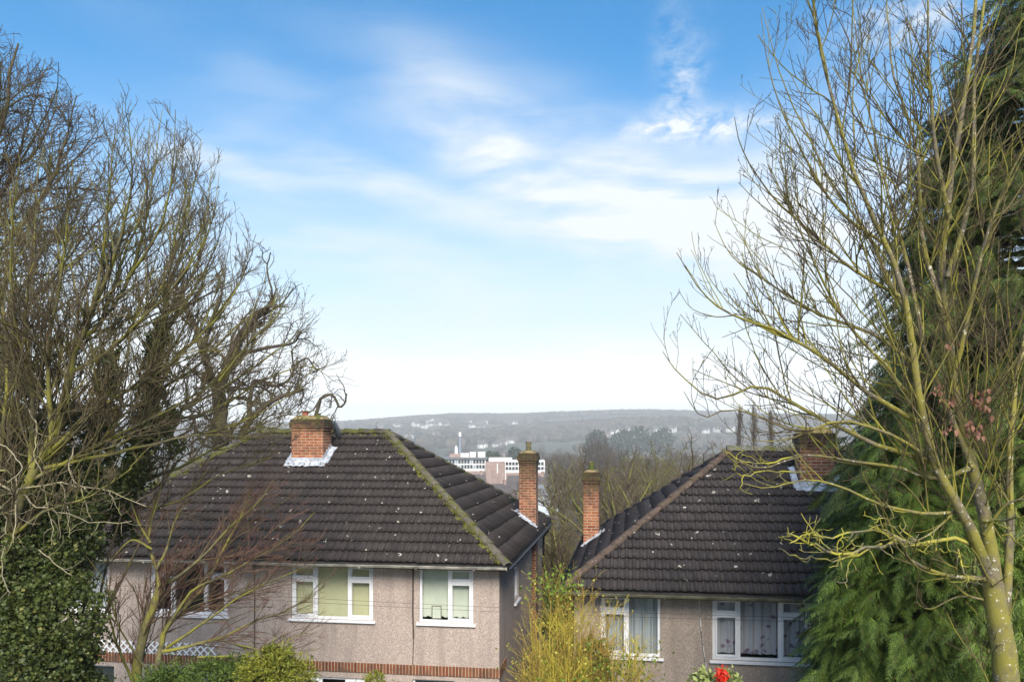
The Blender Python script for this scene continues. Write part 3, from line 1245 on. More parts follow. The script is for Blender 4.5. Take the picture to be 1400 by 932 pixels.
sheet_wavy(ch, 'flashing', (x0 - .02, yc - .1, zbase - .1 * sl + .03), (x0 - .02, y1c, zbase + .62 * sl + .03), (-1, 0, 0), .13, 'lead', rngR)
# satellite dish on its bracket
dm = MB()
dx_, dy_, dz_ = x1 + .17, yc + .42, ztop - .30
K = 20
prev = None
nrm = Vector((.55, .55, .25)).normalized()
s1 = nrm.cross(Vector((0, 0, 1))).normalized()
s2 = nrm.cross(s1)
for ri, (r, dpt) in enumerate(((.01, .0), (.09, .01), (.17, .035), (.22, .06))):
    base = len(dm.v)
    for k in range(K):
        a = 2 * math.pi * k / K
        dm.v.append(tuple(Vector((dx_, dy_, dz_)) + s1 * math.cos(a) * r + s2 * math.sin(a) * r * 1.1 + nrm * dpt))
    if prev is not None:
        for k in range(K):
            dm.f.append((prev + k, prev + (k + 1) % K, base + (k + 1) % K, base + k))
    prev = base
do = dm.build('satellite_dish', M['dish'], ch, smooth=True)
md = do.modifiers.new('solid', 'SOLIDIFY')
md.thickness = .008
dm = MB()
dm.tube([(x1, dy_, dz_ - .1), (x1 + .08, dy_, dz_ - .1), (dx_, dy_, dz_)], .014)
dm.tube([(dx_, dy_, dz_ - .2), (dx_ + .2, dy_ + .2, dz_ - .1)], .01)
dm.build('bracket', M['black'], do)

# tall side chimney on the right wall
ys0 = 5.95
pxl = local_x(orgL, 709.5, ys0)
pxr = local_x(orgL, 732.5, ys0)
zt2 = local_z(orgL, pxl, ys0, 619)
mS = brick('side_chimney_brick', dark_top=zt2 - .10, tone=.85, soot_h=1.2)
st = stack(hl, pxl, pxr, ys0, ys0 + .62, ZE + .1, zt2, mS, .06, ([((pxl + pxr) / 2, ys0 + .3, .085, .30, 'pot')], 0, 0, M['moss_mortar']), label='tall slim brick chimney at the side wall')
br_ = MB()
br_.box(.004, pxr, ys0, ys0 + .62, 0, ZE + .10)
br_.build('chimney_breast', brick('chimney_breast_brick', tone=.62), hl, bevel=.006)
# flashing on the side slope
sls = (zrL - ZE) / (xR - rR)


def side_z(x):
    return ZE + (xR - x) * sls


sheet_wavy(st, 'flashing', (pxl - .02, ys0 - .01, side_z(pxl) + .03), (pxr + .02, ys0 - .01, side_z(pxr) + .03), (0, -1, 0), .16, 'lead', rngR)
sheet_wavy(st, 'flashing', (pxl, ys0 - .15, side_z(pxl) + .03), (pxl, ys0 + .7, side_z(pxl) + .03), np.array([-1, 0, sls]) / math.hypot(1, sls), .20, 'lead', rngR)
flashing(st, [[(pxl, ys0 - .016, side_z(pxl)), (pxr, ys0 - .016, side_z(pxr)), (pxr, ys0 - .016, side_z(pxr) + .16), (pxl, ys0 - .016, side_z(pxl) + .16)]])
# moss lump and black downpipe
dp = MB()
dp.tube([(xR + .06, yB - .7, ZE - .08), (xR, yB - .7, ZE - .25), (.06, yB - .7, ZE - .45), (.06, yB - .7, .1)], .036)
dp.tube([(xR + .02, 1.9, ZE - .09), (.07, 1.9, ZE - .35)], .02)
dp.build('downpipe', M['black'], hl)
cb = MB()
xc = local_x(orgL, 565, 0)
cb.tube([(xc, -.015, ZE - .1), (xc - .005, -.015, zb_ + .2), (xc + .01, -.015, zb_ - .35)], .018)
cb.tube([(xc + .012, -.015, zb_ - .35), (xc - .01, -.015, ZB + bh)], .009)
cb.build('drain_cable', M['cable'], hl)
cb = MB()
xc = -WL / 2 - .1
cb.tube([(xc, -.015, ZE - .1), (xc - .005, -.015, ZB + bh)], .014)
cb.build('drain_cable', M['cable'], hl)

# ---- the right-hand house
C2, bR2, aR2, zr2 = solve_house((768, 806), (800, 734), (999, 616), 16.0)
ZE2 = C2[2]
print('right house: depth', bR2, 'ridge in', aR2, 'eave', ZE2, 'ridge', zr2)
orgR = C2 + DX * O + RX * (O * .62)
G2 = ZE2 - ZE        # its ground lies lower by that
orgR[2] = G2
hr = empty('semi_detached_house', tuple(orgR), -TH, 'pebbledashed semi-detached pair with grey tiled hip roof behind the yellow lichened ash', 'house')
# local z is measured from its own ground
ZEr = ZE2 - G2
ZRr = zr2 - G2
WR = 11.4
DR = bR2 - 2 * O
E2 = [(-OS, -O, ZEr), (WR + OS, -O, ZEr), (WR + OS, DR + O, ZEr), (-OS, DR + O, ZEr)]
yR2 = DR / 2
RL2, RR2 = (aR2 - OS, yR2, ZRr), (WR - aR2 + OS, yR2, ZRr)
roof(hr, E2, RL2, RR2, M['tiles_r'], 16, .5, 12)
for a_, b_, r_ in ((E2[0], RL2, .095), (E2[3], RL2, .09), (E2[1], RR2, .12), (E2[2], RR2, .12)):
    hc = MB()
    cap_line(hc, a_, b_, lift=.05, r=r_)
    hc.build('hip_tiles', M['hip_r'], hr, smooth=True)
hc = MB()
cap_line(hc, (RL2[0] - .05, RL2[1], RL2[2]), (RR2[0] + .05, RR2[1], RR2[2]), lift=.05)
hc.build('ridge_tiles', M['ridge_r'], hr, smooth=True)


def lz(lx, ly, py):
    return local_z(orgR, lx, ly, py) - G2


vA = (local_x(orgR, 821, 0), local_x(orgR, 903, 0))
vB = (local_x(orgR, 974, 0), local_x(orgR, 1109, 0))
vz0 = lz((vA[0] + vB[1]) / 2, 0, 901)
vz1 = ZEr - .13
vA = (*vA, vz0, vz1)
vB = (*vB, vz0, vz1)
vC = (WR - vB[1], WR - vB[0], vz0, vz1)
vD = (WR - vA[1], WR - vA[0], vz0, vz1)
h2 = (vB[0] + .2, vB[1] - .1, .95, 2.2)
h3 = (vA[0] - .1, vA[0] + .85, .02, 2.15)
fw = MB()
wall_face(fw, 0, WR, 0, ZEr - .06, [vA, vB, vD] + ([vC] if vC[0] > vB[1] + .1 else []) + [h2, h3], lambda a, z, d: (a, d, z))
fw.poly([(WR, 0, 0), (WR, DR, 0), (WR, DR, ZEr - .06), (WR, 0, ZEr - .06)])
fw.poly([(0, 0, 0), (0, 0, ZEr - .06), (0, DR, ZEr - .06), (0, DR, 0)])
fw.poly([(0, DR, 0), (0, DR, ZEr - .06), (WR, DR, ZEr - .06), (WR, DR, 0)])
fw.build('wall', M['dash_right'], hr)
rm = MB()
rm.box(.15, WR - .15, .3, DR - .2, 2.50, 2.62)
rm.box(.15, WR - .15, 3.4, 3.5, 2.63, ZEr - .1)
rm.build('inner_wall', M['room'], hr)
sf = MB()
sf.box(E2[0][0], E2[1][0], -O, -.002, ZEr - .11, ZEr - .085)
sf.box(E2[0][0], -.002, -.002, DR + O, ZEr - .11, ZEr - .085)
sf.box(WR + .002, E2[1][0], -.002, DR + O, ZEr - .11, ZEr - .085)
sf.build('soffit', M['soffit'], hr)
fa = MB()
fa.box(E2[0][0], E2[1][0], -O - .02, -O - .001, ZEr - .12, ZEr - .012)
fa.box(E2[0][0] - .02, E2[0][0] - .001, -O, DR + O, ZEr - .12, ZEr - .012)
fa.build('fascia', M['fascia'], hr)
gutter(hr, (E2[0][0], -O - .08, ZEr - .035), (E2[1][0], -O - .08, ZEr - .035), M['gutter_dirty'], (0, -1, 0))
gutter(hr, (E2[0][0] - .08, -O, ZEr - .035), (E2[0][0] - .08, DR + O, ZEr - .035), M['black'], (1, 0, 0))
window(hr, *vA, '2r', shade='net', shade_mat=M['net'], label='two-light window behind the yellow shrub')
window(hr, *vB, '3w', shade='lace', shade_mat=M['lace'], label='three-light window with flowered lace curtains')
window(hr, *vD, '2l', shade='net', shade_mat=M['net'])
if vC[0] > vB[1] + .1:
    window(hr, *vC, '3', shade='net', shade_mat=M['net'])
window(hr, *h2, '3', shade='net', shade_mat=M['net'])
d_ = MB()
d_.box(h3[0] + .04, h3[1] - .04, .09, .125, h3[2], h3[3] - .04)
dr = d_.build('door', M['door'], hr)
bd = MB()
bd.box(-.022, WR + .022, -.024, -.001, 2.35, 2.565)
bd.build('brick_band', brick('soldier_course_right', soldier=True, tone=.78), hr, bevel=.004)
cb = MB()
xa_, xb_ = local_x(orgR, 955.5, -.02), local_x(orgR, 965, -.02)
cb.tube([(xa_, -.03, ZEr - .13), (xa_ + .02, -.02, ZEr - .5), (xa_ + .055, -.02, ZEr - .95), (xb_ + .01, -.02, ZEr - 1.5), (xb_ + .02, -.02, ZEr - 2.4)], .010)
cb.build('drain_cable', M['rope'], hr)

x0, x1, yc = chimney_at(orgR, 1094, 1141, 668, ZE2, zr2, -O, yR2)
ztop = lz(x0, yc, 592)
zbase = roof_z(ZEr, ZRr, -O, yR2, yc)
m_ = brick('chimney_brick_right', dark_top=ztop - .16, tone=.80)
y1c = yc + .62
ch2 = stack(hr, x0, x1, yc, y1c, zbase - .4, ztop, m_, .13, ([(x0 + .25, yc + .3, .085, .06, 'pot'), (x1 - .25, yc + .3, .085, .06, 'pot')], 0, 0, M['ochre_mortar']), label='wide brick chimney with ochre mortar top, near the conifer')
sl = (ZRr - ZEr) / (yR2 + O)
dn = np.array([0, -1, -sl]) / math.hypot(1, sl)
sheet_wavy(ch2, 'flashing', (x0 - .12, yc, zbase + .02), (x1 + .12, yc, zbase + .02), dn, .19, 'lead', rngR)
flashing(ch2, [[(x0 - .012, yc - .014, zbase), (x1 + .012, yc - .014, zbase), (x1 + .012, yc - .014, zbase + .16), (x0 - .012, yc - .014, zbase + .16)]])
sheet_wavy(ch2, 'flashing', (x1 + .02, yc - .1, zbase - .1 * sl + .03), (x1 + .02, y1c, zbase + .62 * sl + .03), (1, 0, 0), .14, 'lead', rngR)
sheet_wavy(ch2, 'flashing', (x0 - .02, yc - .1, zbase - .1 * sl + .03), (x0 - .02, y1c, zbase + .62 * sl + .03), (-1, 0, 0), .14, 'lead', rngR)
ap = MB()
ap.tube([(x1 + .08, yc + .3, ztop - .5), (x1 + .12, yc + .3, ztop + .3), (x1 + .20, yc + .3, ztop + 1.0)], .016)
ap.box(x1, x1 + .09, yc + .28, yc + .32, ztop - .42, ztop - .39)
ap.build('aerial_pole', M['black'], ch2)

ys2 = 5.15
pxl, pxr = local_x(orgR, 797.5, ys2), local_x(orgR, 818.5, ys2)
zt3 = lz(pxl, ys2, 645)
mS = brick('slim_chimney_brick', dark_top=zt3 - .12, tone=.95, soot_h=.95)
st2 = stack(hr, pxl, pxr, ys2, ys2 + .62, ZEr - .1, zt3, mS, .05, ([((pxl + pxr) / 2, ys2 + .3, .075, .24, 'pot')], 0, 0, M['moss_mortar']), label='slim brick chimney with sooty head')
sls2 = (ZRr - ZEr) / (RL2[0] - E2[0][0])


def side_z2(x):
    return ZEr + (x - E2[0][0]) * sls2


sheet_wavy(st2, 'flashing', (pxl - .02, ys2 - .01, side_z2(pxl) + .03), (pxr + .1, ys2 - .01, side_z2(pxr + .1) + .03), (0, -1, 0), .16, 'lead', rngR)
flashing(st2, [[(pxl, ys2 - .016, side_z2(pxl)), (pxr, ys2 - .016, side_z2(pxr)), (pxr, ys2 - .016, side_z2(pxr) + .14), (pxl, ys2 - .016, side_z2(pxl) + .14)]])
sheet_wavy(st2, 'flashing', (pxr + .01, ys2 - .15, side_z2(pxr) + .03), (pxr + .01, ys2 + .7, side_z2(pxr) + .03), np.array([1, 0, sls2]) / math.hypot(1, sls2), .20, 'lead', rngR)


# ------------------------------------------------------------------ trees: vectorised branching
def unit(a):
    return a / np.maximum(np.linalg.norm(a, axis=-1, keepdims=True), 1e-9)


def grow(rng, start, d, length, rad, nseg, wig=.15, trop=(0, 0, 0), taper=.35, bud=0.0):
    B = len(start)
    d = unit(d)
    pts = np.zeros((B, nseg + 1, 3))
    pts[:, 0] = start
    drift = rng.normal(0, wig * .6, (B, 3))
    tr = np.array(trop, float)
    for k in range(nseg):
        d = unit(d + rng.normal(0, wig, (B, 3)) + drift + tr)
        pts[:, k + 1] = pts[:, k] + d * (length / nseg)[:, None]
    t = np.linspace(0, 1, nseg + 1)
    rads = rad[:, None] * (1 - (1 - taper) * t)[None, :]
    if bud:
        rads[:, -1] *= bud
    return pts, rads


def spawn(rng, pts, rads, per_m, t0, t1, ang, ratio, rr=.6, minlen=.05, up=0.0, jitter=.25, shape=.6, maxn=40):
    """child starts, directions, lengths, radii"""
    seg = np.linalg.norm(np.diff(pts, axis=1), axis=2)
    L = seg.sum(1)
    n = np.minimum(maxn, np.maximum(1, rng.poisson(L * per_m)))
    idx = np.repeat(np.arange(len(pts)), n)
    t = rng.uniform(t0, t1, len(idx))
    N = pts.shape[1] - 1
    f = t * N
    k = np.minimum(f.astype(int), N - 1)
    w = (f - k)[:, None]
    a, b = pts[idx, k], pts[idx, k + 1]
    s = a * (1 - w) + b * w
    r = rads[idx, k] * (1 - w[:, 0]) + rads[idx, k + 1] * w[:, 0]
    tan = unit(b - a)
    rnd = rng.normal(0, 1, (len(idx), 3))
    rnd -= tan * (rnd * tan).sum(1, keepdims=True)
    perp = unit(rnd)
    A = np.radians(ang) * (1 + rng.normal(0, jitter, len(idx)))[:, None]
    d = tan * np.cos(A) + perp * np.sin(A) + np.array([0, 0, up])
    l = L[idx] * ratio * (1 - shape * t) * rng.uniform(.55, 1.25, len(idx))
    l = np.maximum(l, minlen)
    return s, unit(d), l, np.maximum(r * rr, .0015)


def tubes(batches, sides):
    """batches of (pts, rads) -> one V, Q array"""
    Vs, Qs, base = [], [], 0
    for (pts, rads), n in zip(batches, sides):
        if len(pts) == 0:
            continue
        B, N, _ = pts.shape
        tan = np.empty_like(pts)
        tan[:, 1:-1] = pts[:, 2:] - pts[:, :-2]
        tan[:, 0] = pts[:, 1] - pts[:, 0]
        tan[:, -1] = pts[:, -1] - pts[:, -2]
        tan = unit(tan)
        ref = np.broadcast_to(np.array([.62, .71, .33]), tan.shape)
        a = unit(np.cross(tan, ref))
        b = np.cross(tan, a)
        ph = np.arange(n) * 2 * math.pi / n
        ring = a[:, :, None, :] * np.cos(ph)[None, None, :, None] + b[:, :, None, :] * np.sin(ph)[None, None, :, None]
        V = pts[:, :, None, :] + ring * rads[:, :, None, None]
        Vs.append(V.reshape(-1, 3))
        bi = np.arange(B)[:, None, None] * (N * n)
        ki = np.arange(N - 1)[None, :, None] * n
        j = np.arange(n)[None, None, :]
        j2 = (j + 1) % n
        q = np.stack([np.broadcast_to(bi + ki + j, (B, N - 1, n)), np.broadcast_to(bi + ki + j2, (B, N - 1, n)),
                      np.broadcast_to(bi + ki + n + j2, (B, N - 1, n)), np.broadcast_to(bi + ki + n + j, (B, N - 1, n))], -1)
        Qs.append(q.reshape(-1, 4) + base)
        base += B * N * n
    return np.concatenate(Vs), np.concatenate(Qs)


def catmull(p, n):
    p = np.asarray(p, float)
    q = np.vstack([2 * p[0] - p[1], p, 2 * p[-1] - p[-2]])
    out = []
    ts = np.linspace(0, len(p) - 1 - 1e-6, n)
    for t in ts:
        i = int(t)
        u = t - i
        a, b, c, d = q[i], q[i + 1], q[i + 2], q[i + 3]
        out.append(.5 * ((2 * b) + (-a + c) * u + (2 * a - 5 * b + 4 * c - d) * u * u + (-a + 3 * b - 3 * c + d) * u ** 3))
    return np.array(out)


def limbs_from(Y, specs, n=16, rng=RNG, wob=.012, thin=1.0):
    """limbs given as ([(px,py,dy)...], r0, r1) in the photo, set at the distance Y + dy"""
    pts, rads = [], []
    for sp in specs:
        path, r0, r1 = sp[:3]
        dl = sp[3] if len(sp) > 3 else 0.0
        m = len(path)
        w = [P(q[0], q[1], Y + (q[2] if len(q) > 2 else dl * i / max(1, m - 1))) for i, q in enumerate(path)]
        c = catmull(w, n)
        L = np.linalg.norm(np.diff(c, axis=0), axis=1).sum()
        c[1:-1] += rng.normal(0, wob * L / 4, (n - 2, 3)) * .5
        pts.append(c)
        f = thin if r0 > .05 else .5 + .5 * thin
        rads.append(f * (np.linspace(0, 1, n) ** .7 * (r1 - r0) + r0))
    return np.array(pts), np.array(rads)


def inside(poly, x, z):
    r = np.zeros(len(x), bool)
    n = len(poly)
    for i in range(n):
        (xa, za), (xb, zb) = poly[i], poly[(i + 1) % n]
        c = ((za > z) != (zb > z))
        with np.errstate(divide='ignore', invalid='ignore'):
            r ^= c & (x < (xb - xa) * (z - za) / (zb - za + 1e-12) + xa)
    return r


def envelope(Y, poly):
    return [((px - 700) / F * Y, HC + (600 - py) / F * Y) for px, py in poly]


def keep(env, Y, pts, rads, depth=5.0):
    if env is None:
        return pts, rads
    tip = pts[:, -1]
    m = inside(env, tip[:, 0], tip[:, 2]) & (np.abs(tip[:, 1] - Y) < depth)
    return pts[m], rads[m]


def bare_tree(name, Y, specs, label, cat, levels, mats, env=None, seed=1, wob=.012, group=None, depth=4.0, base=None, limb_sides=8, thin=1.0):
    """levels: list of dicts for spawn/grow"""
    rng = np.random.default_rng(seed)
    L, R = limbs_from(Y, specs, rng=rng, wob=wob, thin=thin)
    org = np.array(base if base is not None else L[0, 0])
    root = empty(name, tuple(org), 0, label, cat, group)
    V, Q = tubes([(L, R)], [limb_sides])
    np_mesh('trunk', V, Q, mats[0], root, smooth=True, org=org)
    cur = (L, R)
    batches, sides = [], []
    for lv in levels:
        s, d, l, r = spawn(rng, cur[0], cur[1], lv['per_m'], lv.get('t0', .15), lv.get('t1', 1.0), lv.get('ang', 40), lv.get('ratio', .4), lv.get('rr', .6), lv.get('minlen', .08), lv.get('up', .1), shape=lv.get('shape', .6), maxn=lv.get('maxn', 40))
        l = np.minimum(l, lv.get('maxlen', 9))
        l = np.maximum(l, lv.get('minlen', .08))
        r = np.clip(r, lv.get('rmin', .003), lv.get('rmax', .05))
        p, ra = grow(rng, s, d, l, r, lv.get('nseg', 5), lv.get('wig', .15), lv.get('trop', (0, 0, .06)), lv.get('taper', .4), lv.get('bud', 0))
        p, ra = keep(env, Y, p, ra, depth)
        if lv.get('from_all'):
            pass
        batches.append((p, ra))
        sides.append(lv.get('sides', 4))
        if len(p) == 0:
            break
        cur = (p, ra)
    nt = sum(len(b[0]) for b in batches)
    print(name, 'twigs', nt)
    big = [(b, s) for b, s in zip(batches, sides)]
    V, Q = tubes([big[0][0]], [big[0][1]])
    np_mesh('branches', V, Q, mats[1], root, smooth=True, org=org)
    if len(big) > 1:
        V, Q = tubes([b for b, _ in big[1:]], [s for _, s in big[1:]])
        np_mesh('twigs', V, Q, mats[2], root, org=org)
    return root, org, (L, R), batches


M['bark_lichen'] = bark('lichened_ash_bark', (.145, .12, .075), (.215, .19, .035), .66, (.50, .48, .38), 6, .62)
M['branch_lichen'] = bark('lichened_branch', (.115, .09, .042), (.235, .212, .03), .68, None, 5)
M['branch_brown'] = bark('brown_green_branch', (.10, .08, .045), (.20, .185, .035), .50, None, 5)
M['twig_brown'] = bark('brown_twig', (.072, .052, .028), (.12, .11, .022), .40, None, 3)
M['yellow_lichen'] = bark('yellow_lichen_bark', (.15, .135, .08), (.36, .325, .045), .72, (.6, .58, .35), 9, .69)
M['twig_dark'] = bark('dark_twig', (.075, .054, .030), (.06, .055, .02), .3, None, 3)
M['bark_brown'] = bark('brown_bark', (.085, .065, .042), (.11, .10, .03), .45, None, 5)
M['bark_green'] = bark('green_bark', (.125, .11, .055), (.22, .205, .035), .62, (.42, .4, .3), 5, .68)
M['twig_green'] = bark('olive_twig', (.105, .080, .042), (.13, .12, .03), .32, None, 3)
M['twig_red'] = bark('red_brown_twig', (.16, .085, .062), (.14, .125, .04), .22, None, 3)
M['oak_bark'] = bark('oak_bark', (.075, .058, .042), (.10, .092, .035), .45, None, 3)
M['ivy'] = leaf_mat('ivy_leaf', (.014, .026, .006), (.10, .125, .028), .5, .2, (.20, .19, .05), .06)
M['conifer'] = leaf_mat('conifer_spray', (.022, .050, .009), (.165, .24, .034), .6, .2, (.16, .10, .035), .035)
M['conifer_tall'] = leaf_mat('tall_conifer_spray', (.026, .046, .010), (.118, .160, .032), .6, .2, (.13, .09, .04), .05)
M['hedge'] = leaf_mat('hedge_green', (.03, .06, .01), (.13, .18, .03), .6, .2)
M['hedge_gold'] = leaf_mat('hedge_gold', (.07, .085, .012), (.28, .28, .03), .6, .2)
M['dry_leaf'] = leaf_mat('dry_leaf', (.17, .07, .04), (.34, .17, .11), .6, .3)

# the lichened ash on the right
YA = 9.0
ash = [
    ([(1384, 1180), (1382, 1020), (1374, 900), (1362, 835), (1358, 795)], .25, .165),
    ([(1362, 812), (1340, 750), (1312, 695), (1278, 635), (1260, 570), (1250, 480), (1236, 400), (1210, 330), (1168, 240), (1142, 150), (1120, 60), (1108, -40)], .115, .012, -.6),
    ([(1362, 812), (1348, 720), (1328, 620), (1304, 520), (1290, 420), (1292, 330), (1302, 240), (1320, 130), (1333, 20), (1340, -80)], .135, .02, .4),
    ([(1330, 640), (1302, 570), (1262, 470), (1222, 400), (1188, 320), (1150, 270), (1100, 180), (1062, 90), (1042, 10)], .055, .006, .9),
    ([(1374, 860), (1382, 720), (1381, 600), (1396, 480), (1432, 350), (1450, 200)], .085, .02, .5),
    ([(1303, 520), (1322, 440), (1345, 340), (1380, 240), (1430, 160)], .055, .012, -.8),
    ([(1290, 430), (1262, 330), (1252, 200), (1222, 100), (1212, -10)], .045, .008, .8),
    ([(1298, 300), (1278, 200), (1270, 90), (1268, -30)], .04, .01, -.5),
    ([(1296, 380), (1328, 260), (1332, 120), (1345, 0), (1350, -60)], .045, .012, .9),
    ([(1262, 470), (1240, 360), (1215, 270), (1195, 180), (1175, 90), (1165, 0)], .035, .006, 1.1),
    ([(1262, 580), (1200, 545), (1130, 492), (1070, 455), (1000, 430), (960, 400), (925, 345)], .045, .005, -.5),
    ([(1275, 632), (1180, 600), (1100, 560), (1040, 528), (980, 545), (930, 512), (906, 480)], .042, .005, .6),
    ([(1238, 410), (1170, 370), (1110, 320), (1050, 262), (1015, 205), (1004, 160)], .03, .004, -.9),
    ([(1252, 500), (1190, 455), (1120, 430), (1050, 385), (1000, 350), (975, 300)], .035, .004, .9),
    ([(1212, 335), (1150, 290), (1092, 200), (1055, 110), (1040, 20)], .026, .004, -.6),
    ([(1262, 560), (1210, 500), (1150, 430), (1110, 350), (1080, 280), (1065, 200)], .035, .004, -1.1),
    ([(1325, 640), (1282, 655), (1232, 640), (1160, 630), (1100, 622), (1040, 640), (1000, 622)], .04, .006, .3),
    ([(1316, 698), (1270, 702), (1205, 690), (1150, 665), (1100, 655), (1050, 668), (1015, 660)], .03, .005, -.7),
    ([(1290, 640), (1230, 600), (1160, 575), (1090, 590), (1010, 560), (960, 570), (935, 535)], .03, .004, -1.2),
    ([(1350, 792), (1290, 785), (1245, 765), (1232, 740), (1205, 722)], .04, .008, -.7),
    ([(1358, 822), (1312, 815), (1272, 832), (1250, 822)], .022, .004, .3),
    ([(1345, 730), (1375, 690), (1410, 680)], .03, .01, -.4),
    ([(1381, 690), (1350, 640), (1330, 600), (1300, 560)], .02, .004, -.6),
    ([(1310, 695), (1262, 735), (1205, 745)], .02, .004, -.5),
]
env_ash = envelope(YA, [(1015, -90), (1030, 60), (1050, 150), (995, 140), (985, 230), (960, 290), (912, 330), (893, 480), (925, 570), (975, 640), (1035, 700), (1065, 760), (1160, 860), (1500, 900), (1550, -90)])
lv_ash = [
    dict(per_m=5.3, t0=.10, ang=40, ratio=.46, rr=.55, up=.28, trop=(-.015, 0, .10), maxlen=2.0, minlen=.4, nseg=8, wig=.08, rmax=.010, rmin=.0040, taper=.45, sides=5),
    dict(per_m=6.5, t0=.12, ang=42, ratio=.45, rr=.62, up=.22, trop=(0, 0, .09), maxlen=.7, minlen=.14, nseg=5, wig=.09, rmax=.0060, rmin=.0030, taper=.65, sides=4, bud=1.0),
    dict(per_m=3.6, t0=.25, ang=45, ratio=.4, rr=.8, up=.25, trop=(0, 0, .08), maxlen=.2, minlen=.04, nseg=3, wig=.12, rmax=.004, rmin=.0028, taper=.9, sides=3, bud=1.5),
]
ash_root, ash_org, ash_l, ash_b = bare_tree('ash_tree', YA, ash, 'tall leafless tree with green and yellow lichen on its limbs, before the conifer', 'tree', lv_ash,
                                            (M['bark_lichen'], M['branch_lichen'], M['twig_brown']), env_ash, 21, depth=2.8, thin=.66)
# the branch crusted in bright yellow
yl = [
    ([(1330, 745), (1262, 740), (1205, 743), (1150, 752), (1110, 745), (1076, 728)], .026, .010, -.9),
    ([(1240, 740), (1190, 722), (1140, 735), (1105, 730), (1080, 742)], .016, .007, -1.2),
    ([(1205, 743), (1170, 760), (1120, 765), (1088, 758)], .015, .006, -.6),
    ([(1240, 740), (1225, 725), (1210, 708), (1195, 715)], .012, .005, -.7),
    ([(1240, 738), (1262, 755), (1290, 752), (1318, 760)], .012, .006, -1.0),
    ([(1180, 742), (1160, 775), (1157, 800), (1170, 796)], .010, .004, -.8),
    ([(1345, 712), (1372, 712), (1400, 705), (1430, 715)], .016, .007, -1.2),
    ([(1372, 712), (1385, 735), (1405, 755)], .012, .005, -1.2),
    ([(1310, 750), (1322, 790), (1345, 800)], .012, .005, -.6),
    ([(1090, 622), (1050, 633), (1010, 630), (990, 612)], .012, .005, -.3),
    ([(1100, 645), (1060, 643), (1020, 650), (1000, 640)], .012, .005, -.8),
]
rng = np.random.default_rng(77)
Ly, Ry = limbs_from(YA, yl, n=14, rng=rng, wob=.075)
for i, sp in enumerate(yl):
    pass
s, d, l, r = spawn(rng, Ly, Ry, 4.5, .15, 1, 50, .35, .6, .08, .15)
l = np.minimum(l, .32)
p1, r1 = grow(rng, s, d, l, np.clip(r, .006, .010), 6, .38, (0, 0, .05), .5)
s, d, l, r = spawn(rng, p1, r1, 4, .2, 1, 50, .5, .8, .05, .1)
p2, r2 = grow(rng, s, d, np.minimum(l, .12), np.clip(r, .0035, .005), 3, .25, (0, 0, .05), .7)
V, Q = tubes([(Ly, Ry), (p1, r1), (p2, r2)], [7, 5, 4])
yo = np_mesh('lichened_branch', V, Q, M['yellow_lichen'], ash_root, smooth=True, org=ash_org)
yo['label'] = 'low branch crusted in bright yellow lichen'


# ------------------------------------------------------------------ leaves
def leaves(rng, pos, size, normal_up=.4, aspect=1.0, dirs=None, kind='leaf'):
    """leaf blades of two folded halves: 6 vertices, 2 quads each"""
    n = len(pos)
    nr = unit(rng.normal(0, 1, (n, 3)) + np.array([0, -.25, normal_up]))
    a = rng.normal(0, 1, (n, 3)) if dirs is None else dirs + rng.normal(0, .25, (n, 3))
    a = unit(a - nr * (a * nr).sum(1, keepdims=True))
    b = np.cross(nr, a)
    s = (size * rng.uniform(.45, 1.55, n))[:, None]
    w = s * .5 * aspect
    fold = nr * s * .14
    tip = pos + a * s - nr * s * .15
    mid = pos + a * s * .45
    V = np.stack([pos, mid - b * w + fold, tip, mid + b * w + fold], 1).reshape(-1, 3)
    i = np.arange(n)[:, None] * 4
    Q = np.concatenate([i + np.array([[0, 1, 2]]), i + np.array([[0, 2, 3]])])
    return V, Q


def ivy_on(rng, path, rad, n, size, name='ivy', parent=None, org=None, mat=None, frac=(0, 1)):
    c = catmull(path, 40)
    t = rng.uniform(*frac, n) * 38.9
    k = t.astype(int)
    w = (t - k)[:, None]
    p = c[k] * (1 - w) + c[k + 1] * w
    R = np.interp(t, np.linspace(0, 38.9, len(rad)), rad)
    th = rng.uniform(0, 2 * math.pi, n)
    clump = .7 + .5 * np.sin(t * 1.3 + th * 2) * np.sin(t * .5 + 1)
    rr = R * clump * np.sqrt(rng.uniform(.35, 1, n))
    off = np.stack([np.cos(th) * rr, np.sin(th) * rr, rng.normal(0, .06, n)], -1)
    V, Q = leaves(rng, p + off, size)
    return np_mesh(name, V, Q, mat or M['ivy'], parent, org=org)


def spot(px, py, Y):
    return P(px, py, Y)


# dry leaves hung in the ash
rng = np.random.default_rng(5)
pos = []
for (px, py, n) in [(1300, 545, 16), (1285, 530, 14), (1330, 548, 16), (1345, 540, 12), (1302, 585, 14), (1325, 580, 22), (1335, 590, 14), (1303, 468, 6), (1345, 555, 10)]:
    c = P(px, py, YA - .5)
    pos.append(c + rng.normal(0, 1, (n, 3)) * np.array([.035, .06, .035]))
pos = np.concatenate(pos)
V, Q = leaves(rng, pos, .058, aspect=.6, dirs=np.tile([[0, 0, -1.0]], (len(pos), 1)))
np_mesh('dry_leaves', V, Q, M['dry_leaf'], ash_root, org=ash_org)


